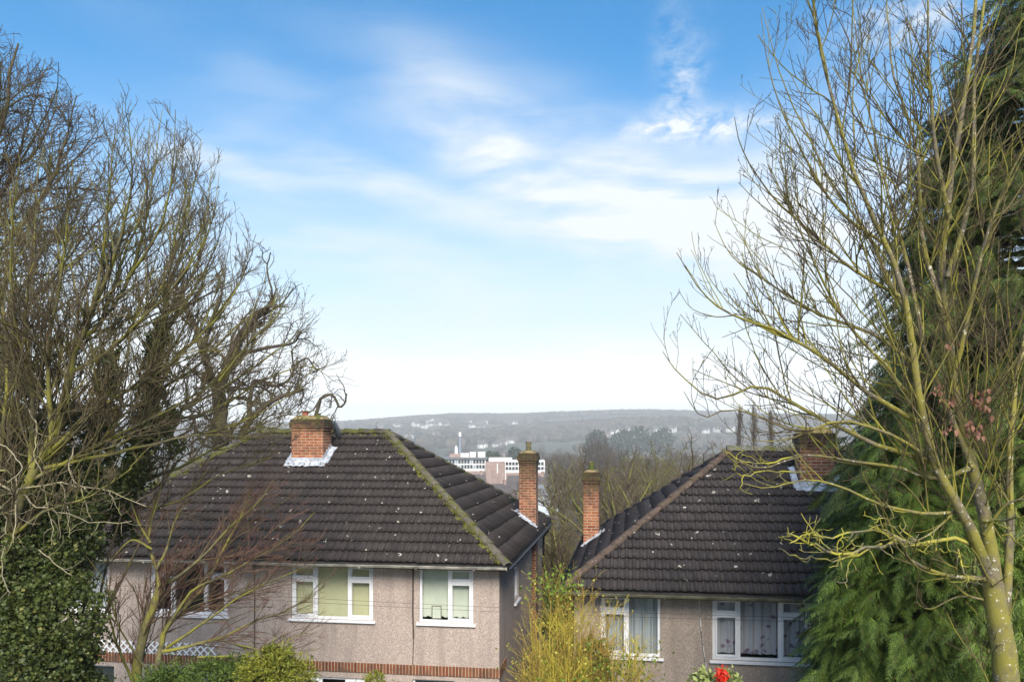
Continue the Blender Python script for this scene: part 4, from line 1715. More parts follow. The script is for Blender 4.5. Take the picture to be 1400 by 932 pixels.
# conifers: flat drooping sprays on drooping boughs
def frond_template(n=12, length=1.0, seed=0):
    rng = np.random.default_rng(seed)
    V, Q = [], []

    def strip(p0, d, nrm, L, w, segs=3, droop=.25):
        base = len(V)
        side = np.cross(d, nrm)
        for k in range(segs + 1):
            t = k / segs
            p = p0 + d * L * t - np.array([0, 0, 1.0]) * droop * L * t * t
            ww = w * (1 - t) ** .6 + .002 * (t < 1)
            V.append(p - side * ww)
            V.append(p + side * ww)
        for k in range(segs):
            Q.append((base + 2 * k, base + 2 * k + 1, base + 2 * k + 3, base + 2 * k + 2))
    d = np.array([1.0, 0, 0])
    nrm = np.array([0, 0, 1.0])
    strip(np.zeros(3), d, nrm, length, .018, 4, .35)
    for k in range(n):
        t = (k + .6) / n
        p = d * length * t - np.array([0, 0, 1]) * .35 * length * t * t
        for sgn in (-1, 1):
            a = math.radians(42 + rng.uniform(-8, 8)) * sgn
            dd = np.array([math.cos(a), math.sin(a), -.15 + rng.uniform(-.15, .1)])
            dd /= np.linalg.norm(dd)
            L = length * .42 * (1 - t * .75) * rng.uniform(.75, 1.2)
            strip(p, dd, nrm, L, .017, 2, .30)
            # tiny side tips
            q = p + dd * L * .5
            a2 = a + sgn * .6
            d3 = np.array([math.cos(a2), math.sin(a2), -.25])
            strip(q, d3 / np.linalg.norm(d3), nrm, L * .45, .014, 1, .3)
            a3 = a - sgn * .7
            d4 = np.array([math.cos(a3), math.sin(a3), -.3])
            strip(p + dd * L * .35, d4 / np.linalg.norm(d4), nrm, L * .35, .013, 1, .3)
    return np.array(V), np.array(Q)


FRONDS = [frond_template(seed=s) for s in range(3)]


def place_fronds(rng, pos, d, size):
    """frames: x along d, z up-ish"""
    d = unit(d)
    up = unit(np.array([[0, 0, 1.0]]) + rng.normal(0, .35, d.shape))
    y = unit(np.cross(up, d))
    z = np.cross(d, y)
    Vs, Qs, base = [], [], 0
    which = rng.integers(0, len(FRONDS), len(pos))
    for w in range(len(FRONDS)):
        m = which == w
        if not m.any():
            continue
        TV, TQ = FRONDS[w]
        n = m.sum()
        R = np.stack([d[m], y[m], z[m]], 1)        # n,3,3
        V = np.einsum('vk,nkj->nvj', TV, R) * size[m][:, None, None] + pos[m][:, None, :]
        Q = TQ[None] + (np.arange(n) * len(TV))[:, None, None]
        Vs.append(V.reshape(-1, 3))
        Qs.append(Q.reshape(-1, 4) + base)
        base += n * len(TV)
    return np.concatenate(Vs), np.concatenate(Qs)


def conifer(name, base, height, radius_fn, n_boughs, label, mat, seed, size=.55, cat='tree', z_start=.3, per_bough=10, droop=.25, front_only=None):
    rng = np.random.default_rng(seed)
    base = np.array(base, float)
    root = empty(name, tuple(base), 0, label, cat)
    tr = MB()
    tr.tube([(0, 0, 0), (0.05, 0, height * .5), (0, .03, height)], [.28, .17, .02], 10)
    tr.build('trunk', M['bark_brown'], root, smooth=True)
    z = z_start + (height - z_start) * (rng.uniform(0, 1, n_boughs) ** 1.15)
    th = rng.uniform(0, 2 * math.pi, n_boughs)
    if front_only:
        th = front_only[0] + rng.uniform(-1, 1, n_boughs) * front_only[1]
    R = np.array([radius_fn(a / height) for a in z]) * rng.uniform(.72, 1.12, n_boughs) * (1 + .16 * np.sin(th * 3 + z * 1.1) * np.sin(z * 1.7))
    N = 9
    t = np.linspace(0, 1, N)
    x = np.cos(th)[:, None] * R[:, None] * t
    y = np.sin(th)[:, None] * R[:, None] * t
    zz = z[:, None] + R[:, None] * (.16 * t - droop * 1.6 * t ** 2 + .12 * t ** 4)
    pts = np.stack([x, y, zz], -1) + rng.normal(0, .02, (n_boughs, N, 3))
    V, Q = tubes([(pts, np.outer(.01 + .012 * R, 1 - .85 * t))], [4])
    np_mesh('boughs', V, Q, M['bark_brown'], root)
    idx = np.repeat(np.arange(n_boughs), np.maximum(3, (per_bough * R / R.mean()).astype(int)))
    f = rng.uniform(.35, 1, len(idx)) ** .75 * (N - 1.01)
    k = f.astype(int)
    w = (f - k)[:, None]
    p = pts[idx, k] * (1 - w) + pts[idx, k + 1] * w
    p = p + rng.normal(0, 1, p.shape) * np.array([.06, .06, .17])
    tan = unit(pts[idx, k + 1] - pts[idx, k])
    side = np.stack([-tan[:, 1], tan[:, 0], 0 * tan[:, 0]], -1)
    d = tan + side * rng.uniform(-1.1, 1.1, len(idx))[:, None] + np.array([0, 0, -.28]) + rng.normal(0, .12, (len(idx), 3))
    sz = size * rng.uniform(.55, 1.2, len(idx)) * (.6 + .4 * np.minimum(1, R[idx] / 1.5))
    V, Q = place_fronds(rng, p, d, sz)
    np_mesh('foliage', V, Q, mat, root)
    print(name, 'fronds', len(idx))
    return root


# tall conifer behind the ash (its left edge follows the one in the photo)
YC = 12.6
cxx = (1440 - 700) / F * YC
topz = HC + 640 / F * YC
gz = float(ground_h(cxx, YC))


def rad_tall(t):
    # t = height share; edge columns of the photo turned into metres at YC
    zt = gz + t * (topz - gz)
    py = 600 - (zt - HC) / YC * F
    edge = np.interp(py, [-60, 20, 100, 180, 250, 330, 400, 480, 560, 640, 1000], [1400, 1358, 1318, 1288, 1262, 1245, 1228, 1205, 1182, 1170, 1180])
    return max(.25, (1440 - edge) / F * YC)


conifer('tall_conifer', (cxx, YC, gz), topz - gz, rad_tall, 950, 'tall dark conifer with drooping boughs at the edge of the picture behind the bare ash', M['conifer_tall'], 3, size=.46, per_bough=26, z_start=1.0, front_only=(math.radians(215), 2.2))
# broad lower conifer at its foot
YD = 11.4
cx2 = (1272 - 700) / F * YD
gz2 = float(ground_h(cx2, YD))
top2 = HC + (600 - 545) / F * YD


def rad_low(t):
    zt = gz2 + t * (top2 - gz2)
    py = 600 - (zt - HC) / YD * F
    edge = np.interp(py, [520, 560, 600, 650, 700, 760, 830, 932, 1100], [1250, 1228, 1206, 1184, 1172, 1152, 1130, 1122, 1130])
    return max(.2, (1272 - edge) / F * YD)


conifer('spreading_conifer', (cx2, YD, gz2), top2 - gz2, rad_low, 420, 'bushy bright green conifer with feathery drooping sprays beside the right house window', M['conifer'], 8, size=.42, per_bough=32, z_start=.8, droop=.22)
cx3 = (1420 - 700) / F * 10.6
conifer('dark_conifer', (cx3, 10.6, float(ground_h(cx3, 10.6))), HC + (600 - 600) / F * 10.6 - float(ground_h(cx3, 10.6)), lambda t: 1.75 * (1 - t) ** .5 + .2, 260, 'lower dark green conifer right behind the trunk of the bare ash', M['conifer'], 9, size=.44, per_bough=24, z_start=.6, droop=.22)

# ------------------------------------------------------------------ left side trees
# far brown tree at the frame's edge
lv_brown = [
    dict(per_m=4.4, t0=.12, ang=42, ratio=.42, rr=.55, up=.12, trop=(.02, 0, .03), maxlen=3.2, minlen=.5, nseg=7, wig=.13, rmax=.035, rmin=.010, taper=.35, sides=5),
    dict(per_m=5.6, t0=.12, ang=45, ratio=.5, rr=.6, up=.1, trop=(0, 0, .03), maxlen=1.6, minlen=.25, nseg=6, wig=.13, rmax=.012, rmin=.0062, taper=.5, sides=4),
    dict(per_m=6.5, t0=.12, ang=45, ratio=.45, rr=.7, up=.08, trop=(0, 0, .02), maxlen=.6, minlen=.12, nseg=4, wig=.15, rmax=.0070, rmin=.0045, taper=.6, sides=3),
]
T1 = [
    ([(-190, 1000), (-130, 700), (-95, 480), (-60, 350), (-30, 250), (5, 160), (25, 60)], .45, .04, 0),
    ([(-100, 500), (-40, 390), (20, 320), (65, 255), (90, 190), (105, 130)], .14, .02, -1),
    ([(-60, 350), (0, 290), (50, 250), (100, 220), (150, 175)], .10, .012, 1),
    ([(-110, 560), (-30, 470), (50, 400), (120, 340), (170, 290)], .12, .015, 1.5),
    ([(-50, 320), (-20, 210), (0, 120), (-5, 40)], .10, .02, -1.5),
    ([(-120, 600), (-20, 540), (60, 500), (140, 440)], .11, .015, -1),
    ([(-90, 450), (-30, 330), (10, 250), (50, 130), (62, 80)], .09, .015, 2),
    ([(-20, 380), (40, 350), (110, 300), (140, 240)], .07, .012, 2.5),
    ([(-70, 300), (-40, 180), (-20, 90), (0, 40)], .08, .015, 1.5),
    ([(40, 290), (85, 240), (125, 190), (150, 150)], .06, .010, .5),
    ([(10, 250), (45, 190), (75, 130), (80, 85)], .06, .010, -1.5),
    ([(60, 400), (110, 330), (160, 270), (190, 210)], .06, .010, -2.0),
    ([(0, 440), (50, 360), (85, 300), (120, 260)], .06, .010, -2.5),
    ([(-30, 520), (40, 450), (110, 400), (180, 330)], .07, .010, 1.0),
]
env1 = envelope(18, [(-400, 0), (5, 22), (60, 70), (110, 118), (150, 160), (185, 215), (200, 300), (210, 480), (160, 620), (-400, 620)])
bare_tree('bare_tree', 18.0, T1, 'big brown leafless tree rising highest at the edge of the picture, over the ivy', 'tree', lv_brown, (M['bark_brown'], M['bark_brown'], M['twig_dark']), env1, 31, depth=4.5, thin=.55)

# green-limbed tree with upright twigs
lv_up = [
    dict(per_m=8.5, t0=.08, ang=34, ratio=.42, rr=.55, up=.25, trop=(.01, 0, .07), maxlen=2.0, minlen=.35, nseg=7, wig=.10, rmax=.016, rmin=.006, taper=.4, sides=5),
    dict(per_m=9.0, t0=.10, ang=36, ratio=.42, rr=.6, up=.25, trop=(0, 0, .07), maxlen=.9, minlen=.18, nseg=5, wig=.11, rmax=.008, rmin=.0038, taper=.6, sides=4),
    dict(per_m=7.0, t0=.15, ang=38, ratio=.45, rr=.8, up=.2, trop=(0, 0, .06), maxlen=.35, minlen=.08, nseg=3, wig=.12, rmax=.0042, rmin=.0030, taper=.9, sides=3, bud=1.3),
]
T2 = [
    ([(-60, 1100), (-20, 860), (8, 740), (42, 652), (78, 582), (96, 510), (108, 465)], .17, .085, 0),
    ([(108, 468), (124, 430), (140, 350), (150, 250), (158, 170)], .075, .008, -.6),
    ([(108, 466), (138, 440), (178, 380), (200, 300), (212, 220), (222, 150)], .06, .008, .7),
    ([(42, 652), (45, 540), (36, 440), (45, 350), (52, 240), (60, 200)], .07, .010, .9),
    ([(70, 592), (66, 480), (80, 400), (92, 300), (100, 220)], .05, .008, -1),
    ([(124, 430), (160, 340), (180, 250), (175, 165)], .05, .006, -1.2),
    ([(96, 510), (150, 478), (205, 420), (245, 330), (268, 240), (275, 190)], .055, .006, .3),
    ([(-10, 780), (0, 640), (10, 520), (5, 420), (12, 320)], .08, .015, .4),
    ([(60, 625), (130, 562), (200, 520), (262, 470), (300, 390), (318, 310)], .055, .006, -.5),
    ([(45, 655), (150, 600), (230, 560), (300, 520), (355, 460), (385, 390)], .055, .006, .6),
    ([(8, 740), (60, 700), (120, 680), (180, 640)], .04, .008, -1.0),
    ([(60, 640), (150, 620), (240, 600), (320, 580), (390, 545), (430, 500)], .045, .005, 1.0),
    ([(150, 478), (190, 440), (230, 400), (280, 330), (300, 260)], .035, .005, -1.3),
    ([(138, 440), (170, 350), (198, 270), (205, 160)], .035, .005, 1.4),
    ([(175, 380), (215, 320), (235, 240), (240, 150)], .035, .005, -1.0),
    ([(205, 420), (245, 360), (280, 300), (290, 220)], .035, .005, 1.2),
    ([(262, 470), (300, 430), (330, 380), (340, 320)], .03, .005, .9),
    ([(300, 520), (340, 470), (380, 430), (398, 385)], .03, .005, -.9),
    ([(45, 540), (20, 430), (15, 330), (25, 230)], .04, .006, -1.4),
]
env2 = envelope(11.5, [(-250, 150), (30, 190), (110, 150), (150, 128), (225, 130), (285, 180), (305, 255), (335, 300), (350, 345), (405, 395), (428, 450), (462, 500), (450, 580), (300, 650), (200, 720), (80, 760), (-250, 800)])
t2 = bare_tree('bare_tree', 11.5, T2, 'leafless tree with yellow-green lichened stems and upright twigs above the ivy', 'tree', lv_up, (M['bark_green'], M['branch_brown'], M['twig_green']), env2, 41, depth=2.6, thin=.58)

dead = [
    ([(-20, 655), (20, 668), (70, 664), (120, 664), (165, 674), (200, 692)], .022, .006, -.6),
    ([(30, 672), (50, 690), (85, 702), (130, 715), (180, 712)], .016, .005, -.8),
    ([(60, 665), (66, 700), (72, 725), (70, 745)], .010, .004, -.6),
    ([(82, 660), (92, 690), (95, 720), (95, 735)], .010, .004, -.9),
    ([(110, 664), (118, 690), (126, 712), (122, 700)], .010, .004, -.4),
    ([(100, 612), (94, 640), (104, 660), (118, 668)], .012, .005, -.7),
    ([(-10, 640), (20, 650), (22, 700), (18, 742)], .018, .007, -.7),
    ([(25, 750), (55, 752), (75, 770), (98, 786)], .011, .006, -.8),
    ([(150, 672), (158, 690), (166, 704)], .009, .004, -.8),
    ([(-10, 600), (18, 620), (30, 640), (10, 660)], .014, .006, -.8),
    ([(40, 560), (52, 590), (46, 620), (58, 650)], .014, .006, -.6),
    ([(0, 690), (8, 730), (2, 780), (14, 810)], .012, .005, -.8),
]
rng = np.random.default_rng(19)
Ld, Rd = limbs_from(11.5, dead, n=12, rng=rng, wob=.07)
s_, d_2, l_, r_ = spawn(rng, Ld, Rd, 5, .15, 1, 55, .35, .6, .08, -.1)
p1, r1 = grow(rng, s_, d_2, np.minimum(l_, .4), np.clip(r_, .0035, .006), 6, .3, (0, 0, -.04), .5)
V, Q = tubes([(Ld, Rd), (p1, r1)], [6, 4])
M['pale_branch'] = bark('pale_dead_branch', (.27, .23, .15), (.26, .25, .08), .35, None, 6)
do2 = np_mesh('drooping_branches', V, Q, M['pale_branch'], t2[0], smooth=True, org=t2[1])
do2['label'] = 'pale crooked branches drooping before the ivy'

# ivy-grown tree between it and the oak
T5 = [
    ([(40, 1100), (60, 900), (100, 780), (155, 690), (195, 600), (208, 530), (216, 470), (226, 430)], .16, .05, 0),
    ([(226, 430), (235, 350), (250, 280), (262, 215)], .045, .006, .5),
    ([(216, 470), (250, 420), (290, 350), (310, 290)], .04, .006, -.8),
    ([(195, 600), (250, 560), (310, 500), (345, 430), (365, 370)], .05, .005, .8),
    ([(165, 670), (240, 640), (320, 600), (380, 570), (440, 560)], .045, .005, -.7),
    ([(205, 540), (270, 500), (330, 440), (380, 410), (395, 385)], .04, .005, 1.4),
    ([(200, 580), (290, 560), (360, 520), (420, 500), (455, 520)], .04, .005, 1.0),
    ([(100, 780), (128, 650), (145, 540), (158, 450), (150, 370)], .08, .01, .7),
    ([(145, 540), (120, 450), (100, 380), (92, 300)], .05, .006, 1.2),
    ([(222, 440), (260, 380), (290, 300), (300, 235)], .04, .005, 1.6),
    ([(210, 520), (280, 450), (330, 380), (350, 320)], .04, .005, -1.6),
    ([(250, 560), (320, 520), (390, 470), (425, 430)], .035, .005, 1.6),
    ([(155, 690), (230, 690), (300, 650), (370, 625)], .035, .005, -1.2),
]
env5 = envelope(13.5, [(60, 260), (150, 250), (225, 190), (275, 200), (330, 270), (372, 340), (415, 385), (440, 440), (470, 500), (478, 560), (400, 640), (300, 720), (60, 760)])
t5 = bare_tree('ivy_clad_tree', 13.5, T5, 'leafless tree with dark ivy climbing its leaning stems, left of the gnarled oak', 'tree', [dict(lv_up[0], per_m=5.2), dict(lv_up[1], per_m=6.0), dict(lv_up[2], per_m=4.5)], (M['bark_green'], M['twig_green'], M['twig_dark']), env5, 51, depth=3.0, thin=.62)
rng = np.random.default_rng(9)
o5 = t5[1]
for path, rad, n in [([(165, 740), (185, 640), (203, 560), (214, 480), (222, 440)], [.26, .30, .26, .22, .10], 4200),
                     ([(105, 760), (128, 640), (146, 545), (152, 480)], [.4, .35, .25, .12], 3000),
                     ([(150, 700), (190, 620), (220, 590), (240, 560)], [.25, .25, .2, .08], 1200)]:
    ivy_on(rng, [P(a, b, 13.4) for a, b in path], rad, n, .065, parent=t5[0], org=o5)

# gnarled oak behind the left roof
lv_oak = [
    dict(per_m=1.4, t0=.2, ang=50, ratio=.55, rr=.5, up=.05, trop=(.02, 0, .01), maxlen=3.8, minlen=1.0, nseg=9, wig=.26, rmax=.06, rmin=.025, taper=.35, sides=5),
    dict(per_m=3.6, t0=.1, ang=52, ratio=.5, rr=.6, up=.05, trop=(0, 0, .02), maxlen=1.9, minlen=.5, nseg=7, wig=.30, rmax=.035, rmin=.016, taper=.5, sides=4),
    dict(per_m=5.5, t0=.08, ang=50, ratio=.5, rr=.7, up=.05, trop=(0, 0, .02), maxlen=.85, minlen=.25, nseg=5, wig=.32, rmax=.014, rmin=.0085, taper=.6, sides=3),
]
TO = [
    ([(312, 860), (310, 700), (305, 620), (301, 560), (298, 530)], .52, .36, 0),
    ([(299, 545), (284, 500), (268, 452), (252, 415), (246, 398)], .26, .12, .5),
    ([(299, 535), (315, 490), (335, 452), (356, 428), (366, 424)], .30, .19, -.6),
    ([(276, 478), (288, 445), (300, 412)], .17, .10, 1),
    ([(322, 484), (352, 478), (385, 472), (402, 468), (412, 452)], .12, .05, -1.4),
    ([(322, 612), (338, 580), (362, 554), (390, 540), (415, 532)], .22, .09, .6),
    ([(342, 575), (342, 540), (350, 520), (378, 528), (394, 520), (400, 502), (398, 480)], .16, .04, 1.2),
    ([(402, 500), (420, 490), (432, 505), (445, 500)], .07, .025, 1),
    ([(400, 620), (428, 575), (438, 545), (455, 540), (464, 556), (472, 550), (474, 538)], .13, .04, -.6),
    ([(436, 548), (428, 560), (412, 572), (420, 590)], .06, .02, -.6),
    ([(248, 402), (236, 380), (232, 350)], .09, .03, .4),
    ([(366, 426), (372, 400), (365, 370), (370, 345)], .08, .03, -.6),
    ([(362, 430), (385, 415), (400, 395)], .08, .03, .7),
    ([(300, 414), (306, 380), (298, 350)], .06, .02, 1),
]
envo = envelope(30, [(190, 330), (300, 300), (372, 330), (410, 375), (440, 430), (460, 490), (480, 530), (478, 575), (440, 605), (190, 640)])
bare_tree('oak_tree', 30.0, TO, 'gnarled leafless oak with lopped thick limbs behind the left roof', 'tree', lv_oak, (M['oak_bark'], M['oak_bark'], M['twig_dark']), envo, 61, depth=5, wob=.03, thin=.70)

# bare shrubby tree in front of the left house
lv_fan = [
    dict(per_m=7.5, t0=.2, ang=24, ratio=.50, rr=.55, up=.06, trop=(.04, 0, .0), maxlen=1.5, minlen=.3, nseg=7, wig=.07, rmax=.012, rmin=.0045, taper=.45, sides=4),
    dict(per_m=8, t0=.12, ang=24, ratio=.48, rr=.65, up=.05, trop=(.02, 0, .02), maxlen=.8, minlen=.15, nseg=5, wig=.09, rmax=.0048, rmin=.0026, taper=.6, sides=3),
    dict(per_m=5, t0=.2, ang=26, ratio=.5, rr=.8, up=.05, trop=(.02, 0, .02), maxlen=.4, minlen=.1, nseg=3, wig=.1, rmax=.0036, rmin=.0024, taper=.8, sides=3),
]
T6 = [
    ([(176, 1150), (184, 960), (192, 885), (205, 842), (218, 802)], .10, .055, 0),
    ([(218, 802), (213, 775), (204, 745), (206, 715), (214, 690), (222, 660)], .04, .006, .3),
    ([(218, 800), (248, 785), (285, 752), (320, 715), (350, 690), (375, 655)], .038, .005, -.5),
    ([(214, 778), (230, 745), (240, 710), (262, 672), (285, 640)], .028, .004, .6),
    ([(207, 750), (180, 738), (152, 764), (130, 770)], .022, .006, -.3),
    ([(206, 742), (190, 715), (178, 680), (172, 650)], .02, .004, .7),
    ([(196, 985), (218, 900), (226, 860), (252, 832), (282, 798), (302, 758), (325, 715), (345, 665)], .065, .006, .5),
    ([(226, 862), (262, 808), (300, 790), (345, 765), (395, 735), (430, 700)], .03, .004, -.6),
    ([(222, 890), (262, 882), (310, 868), (345, 850), (390, 835), (432, 810)], .035, .004, .2),
    ([(228, 885), (280, 850), (330, 815), (380, 790), (430, 770)], .028, .003, -.9),
    ([(270, 898), (330, 895), (380, 880), (430, 858)], .022, .003, -.4),
    ([(320, 880), (370, 890), (410, 892), (440, 885)], .016, .003, -.7),
    ([(186, 940), (160, 880), (148, 830), (152, 790)], .03, .006, -.5),
    ([(210, 930), (165, 860), (145, 800), (118, 760)], .02, .004, -.8),
]
env6 = envelope(12.6, [(105, 780), (115, 700), (150, 635), (230, 615), (330, 620), (420, 640), (458, 700), (470, 780), (462, 860), (450, 905), (300, 930), (110, 905)])
bare_tree('bare_shrub_tree', 12.6, T6, 'spreading leafless shrub tree with green stems and fine red-brown twigs before the left house', 'tree', lv_fan, (M['bark_green'], M['twig_green'], M['twig_red']), env6, 71, depth=2.2)


# ------------------------------------------------------------------ ivy mass, hedges, shrubs
def leaf_mass(name, lumps, n, size, mat, label, cat, seed, base, stems=True, shell=.55, aspect=1.0, shoots=0):
    """leaves through a clump of unequal lumps (centre, radii); lumps in world metres"""
    rng = np.random.default_rng(seed)
    vol = np.array([r[0] * r[2] for _, r in lumps])
    pick = rng.choice(len(lumps), n, p=vol / vol.sum())
    C_ = np.array([c for c, _ in lumps])[pick]
    R_ = np.array([r for _, r in lumps])[pick]
    u = unit(rng.normal(0, 1, (n, 3)))
    rr = rng.uniform(shell, 1.0, n) ** .6
    bump = 1 + .16 * np.sin(u[:, 0] * 9 + pick) * np.sin(u[:, 2] * 8 + pick * 2) + .1 * np.sin(u[:, 0] * 21) * np.sin(u[:, 2] * 19)
    pos = C_ + u * R_ * (rr * bump)[:, None]
    dirs = None
    if shoots:       # most leaves sit along separate shoots that end at uneven lengths
        K = shoots
        su = unit(rng.normal(0, 1, (len(lumps), K, 3)) + np.array([0, 0, .35]))
        sl_ = rng.uniform(.70, 1.0, (len(lumps), K)) + .45 * rng.uniform(0, 1, (len(lumps), K)) ** 4
        si = rng.integers(0, K, n)
        t_ = rng.uniform(.35, 1, n) ** .7
        sd = su[pick, si]
        pos = C_ + sd * R_ * (sl_[pick, si] * t_)[:, None] + rng.normal(0, 1, (n, 3)) * (.035 * (1.25 - t_))[:, None]
        dirs = unit(sd + rng.normal(0, .45, (n, 3)))
    root = empty(name, tuple(base), 0, label, cat)
    V, Q = leaves(rng, pos, size, .5, aspect, dirs)
    np_mesh('foliage', V, Q, mat, root, org=np.array(base))
    if stems:
        st = np.array([c for c, _ in lumps])
        b0 = np.tile(np.array(base)[None], (len(st), 1)) + rng.normal(0, .15, (len(st), 3)) * np.array([1, 1, 0])
        t = np.linspace(0, 1, 6)[None, :, None]
        pts = b0[:, None] * (1 - t) + st[:, None] * t + rng.normal(0, .05, (len(st), 6, 3))
        V, Q = tubes([(pts, np.outer(np.full(len(st), .035), np.linspace(1, .4, 6)))], [5])
        np_mesh('stems', V, Q, M['bark_brown'], root, org=np.array(base))
    return root


def lump(px, py, Y, rx, ry=None, rz=None):
    return (P(px, py, Y), (rx, ry or rx, rz or rx))


def base_at(px, Y):
    x = (px - 700) / F * Y
    return np.array([x, Y, float(ground_h(x, Y))])


ivl = [lump(-30, 640, 12.2, .9, .7, 1.0), lump(40, 690, 12.0, .75, .6, .8), lump(85, 740, 12.0, .55, .5, .7), lump(30, 790, 11.6, .95, .7, .8), lump(70, 850, 11.4, .75, .7, .7),
       lump(30, 920, 11.2, 1.0, .8, .8), lump(90, 905, 11.4, .45, .5, .5), lump(-60, 800, 11.8, 1.2, .8, 1.4), lump(105, 690, 12.4, .45, .5, .4), 
       lump(60, 980, 11.4, 1.0, .8, .9), lump(20, 600, 12.4, .5, .4, .6), lump(110, 640, 12.6, .35, .3, .35), lump(60, 640, 12.4, .5, .4, .4), lump(150, 660, 12.8, .35, .3, .3), lump(190, 640, 13.0, .25, .25, .22),
       lump(15, 545, 12.6, .38, .35, .5), lump(75, 585, 12.7, .34, .3, .42), lump(118, 575, 12.9, .26, .25, .34), lump(-20, 490, 12.8, .4, .3, .5), lump(45, 520, 13.0, .2, .2, .34), lump(240, 610, 13.3, .16, .2, .16)]
leaf_mass('ivy_hedge', ivl, 85000, .046, M['ivy'], 'dense dark green ivy mass in the bottom corner covering part of a window', 'ivy', 81, base_at(20, 11.6))

hg = [lump(235, 940, 11.0, .42, .5, .30), lump(285, 930, 10.8, .42, .5, .32), lump(325, 932, 10.9, .40, .5, .32), lump(215, 960, 11.0, .5, .5, .5), lump(300, 985, 10.8, .9, .7, .6)]
leaf_mass('green_hedge', hg, 26000, .045, M['hedge'], 'feathery green hedge top under the bare shrub tree', 'hedge', 82, base_at(280, 10.8), aspect=.4, shoots=420)
hg = [lump(355, 922, 10.4, .30, .5, .32), lump(382, 915, 10.4, .26, .4, .30), lump(405, 932, 10.4, .28, .5, .26), lump(380, 975, 10.4, .6, .6, .5), lump(370, 893, 10.4, .09, .2, .12)]
leaf_mass('golden_hedge', hg, 20000, .040, M['hedge_gold'], 'yellow-green hedge top below the wide green-blinded window', 'hedge', 83, base_at(385, 10.4), aspect=.4, shoots=260)
hg = [lump(512, 934, 10.6, .16, .3, .17), lump(500, 960, 10.6, .3, .4, .22), lump(540, 945, 10.6, .13, .3, .10)]
leaf_mass('small_shrub', hg, 4000, .035, M['hedge_gold'], 'small green shrub tip in front of the brick band between two windows', 'shrub', 84, base_at(512, 10.6), aspect=.4, shoots=90)
# evergreen climber in the gap between the houses
hg = [lump(765, 815, 17.6, .30, .4, .30), lump(785, 850, 17.2, .45, .5, .7), lump(778, 905, 17.0, .5, .5, .7), lump(810, 905, 15.6, .35, .3, .5), lump(752, 850, 17.4, .2, .3, .3)]
leaf_mass('evergreen_bush', hg, 6000, .07, M['ivy'], 'dark evergreen bush in the gap between the two houses behind the yellow shrub', 'bush', 85, base_at(785, 17.2))

# yellow twigged shrub
rng = np.random.default_rng(91)
YW = 12.3
bW = base_at(790, YW)
wroot = empty('willow_shrub', tuple(bW), 0, 'yellow twigged shrub with thin upright stems between the two houses', 'shrub')
n = 60
th = rng.uniform(0, 2 * math.pi, n)
rr = np.sqrt(rng.uniform(0, 1, n))
tops_px = rng.uniform(715, 880, n)
tops_py = np.interp(tops_px, [710, 760, 800, 830, 880], [865, 800, 812, 812, 890]) + rng.uniform(-10, 80, n)
start = np.stack([bW[0] + (tops_px - 795) / F * YW * .45 + rng.normal(0, .06, n), bW[1] + rng.normal(0, .35, n), bW[2] + 0 * th], -1)
tips = np.stack([(tops_px - 700) / F * YW, YW + rng.normal(0, .6, n), HC + (600 - tops_py) / F * YW], -1)
t = np.linspace(0, 1, 9)[None, :, None]
pts = start[:, None] * (1 - t) + tips[:, None] * t
pts += np.sin(t * math.pi) * (start - tips)[:, None] * np.array([.18, .1, 0])[None, None] * -.6
pts[:, 1:] += rng.normal(0, .02, (n, 8, 3))
rad = np.outer(rng.uniform(.008, .016, n), np.linspace(1, .35, 9))
M['willow'] = bark('yellow_willow_twig', (.36, .235, .05), (.48, .40, .05), .5, None, 4)
s, d, l, r = spawn(rng, pts, rad, 9, .3, 1, 44, .26, .6, .12, .2)
l = np.clip(l, .15, .75)
q1, w1 = grow(rng, s, d, l, np.clip(r, .003, .006), 5, .10, (0, 0, .03), .6)
s, d, l, r = spawn(rng, q1, w1, 5, .1, 1, 30, .5, .7, .08, .1)
q2, w2 = grow(rng, s, d, np.clip(l, .08, .35), np.clip(r, .0022, .0035), 3, .12, (0, 0, .03), .8)
V, Q = tubes([(pts, rad)], [5])
np_mesh('stems', V, Q, M['willow'], wroot, smooth=True, org=bW)
V, Q = tubes([(q1, w1), (q2, w2)], [4, 3])
np_mesh('twigs', V, Q, M['willow'], wroot, org=bW)
M['bud'] = leaf_mat('yellow_bud', (.35, .33, .03), (.62, .58, .12), .6, .3)
pk = rng.choice(len(q2), 2600)
bp = q2[pk, -1]
V, Q = leaves(rng, bp + rng.normal(0, .01, bp.shape), .03, aspect=.9)
np_mesh('buds', V, Q, M['bud'], wroot, org=bW)
M['bud_green'] = leaf_mat('young_leaf', (.10, .17, .02), (.22, .30, .04), .5, .3)
cl = np.concatenate([P(760, 800, YW) + rng.normal(0, 1, (260, 3)) * np.array([.22, .2, .16]), P(800, 920, YW) + rng.normal(0, 1, (500, 3)) * np.array([.5, .3, .25]),
                     P(850, 915, YW) + rng.normal(0, 1, (260, 3)) * np.array([.3, .2, .14])])
V, Q = leaves(rng, cl, .06, aspect=.6)
np_mesh('leaves', V, Q, M['bud_green'], wroot, org=bW)

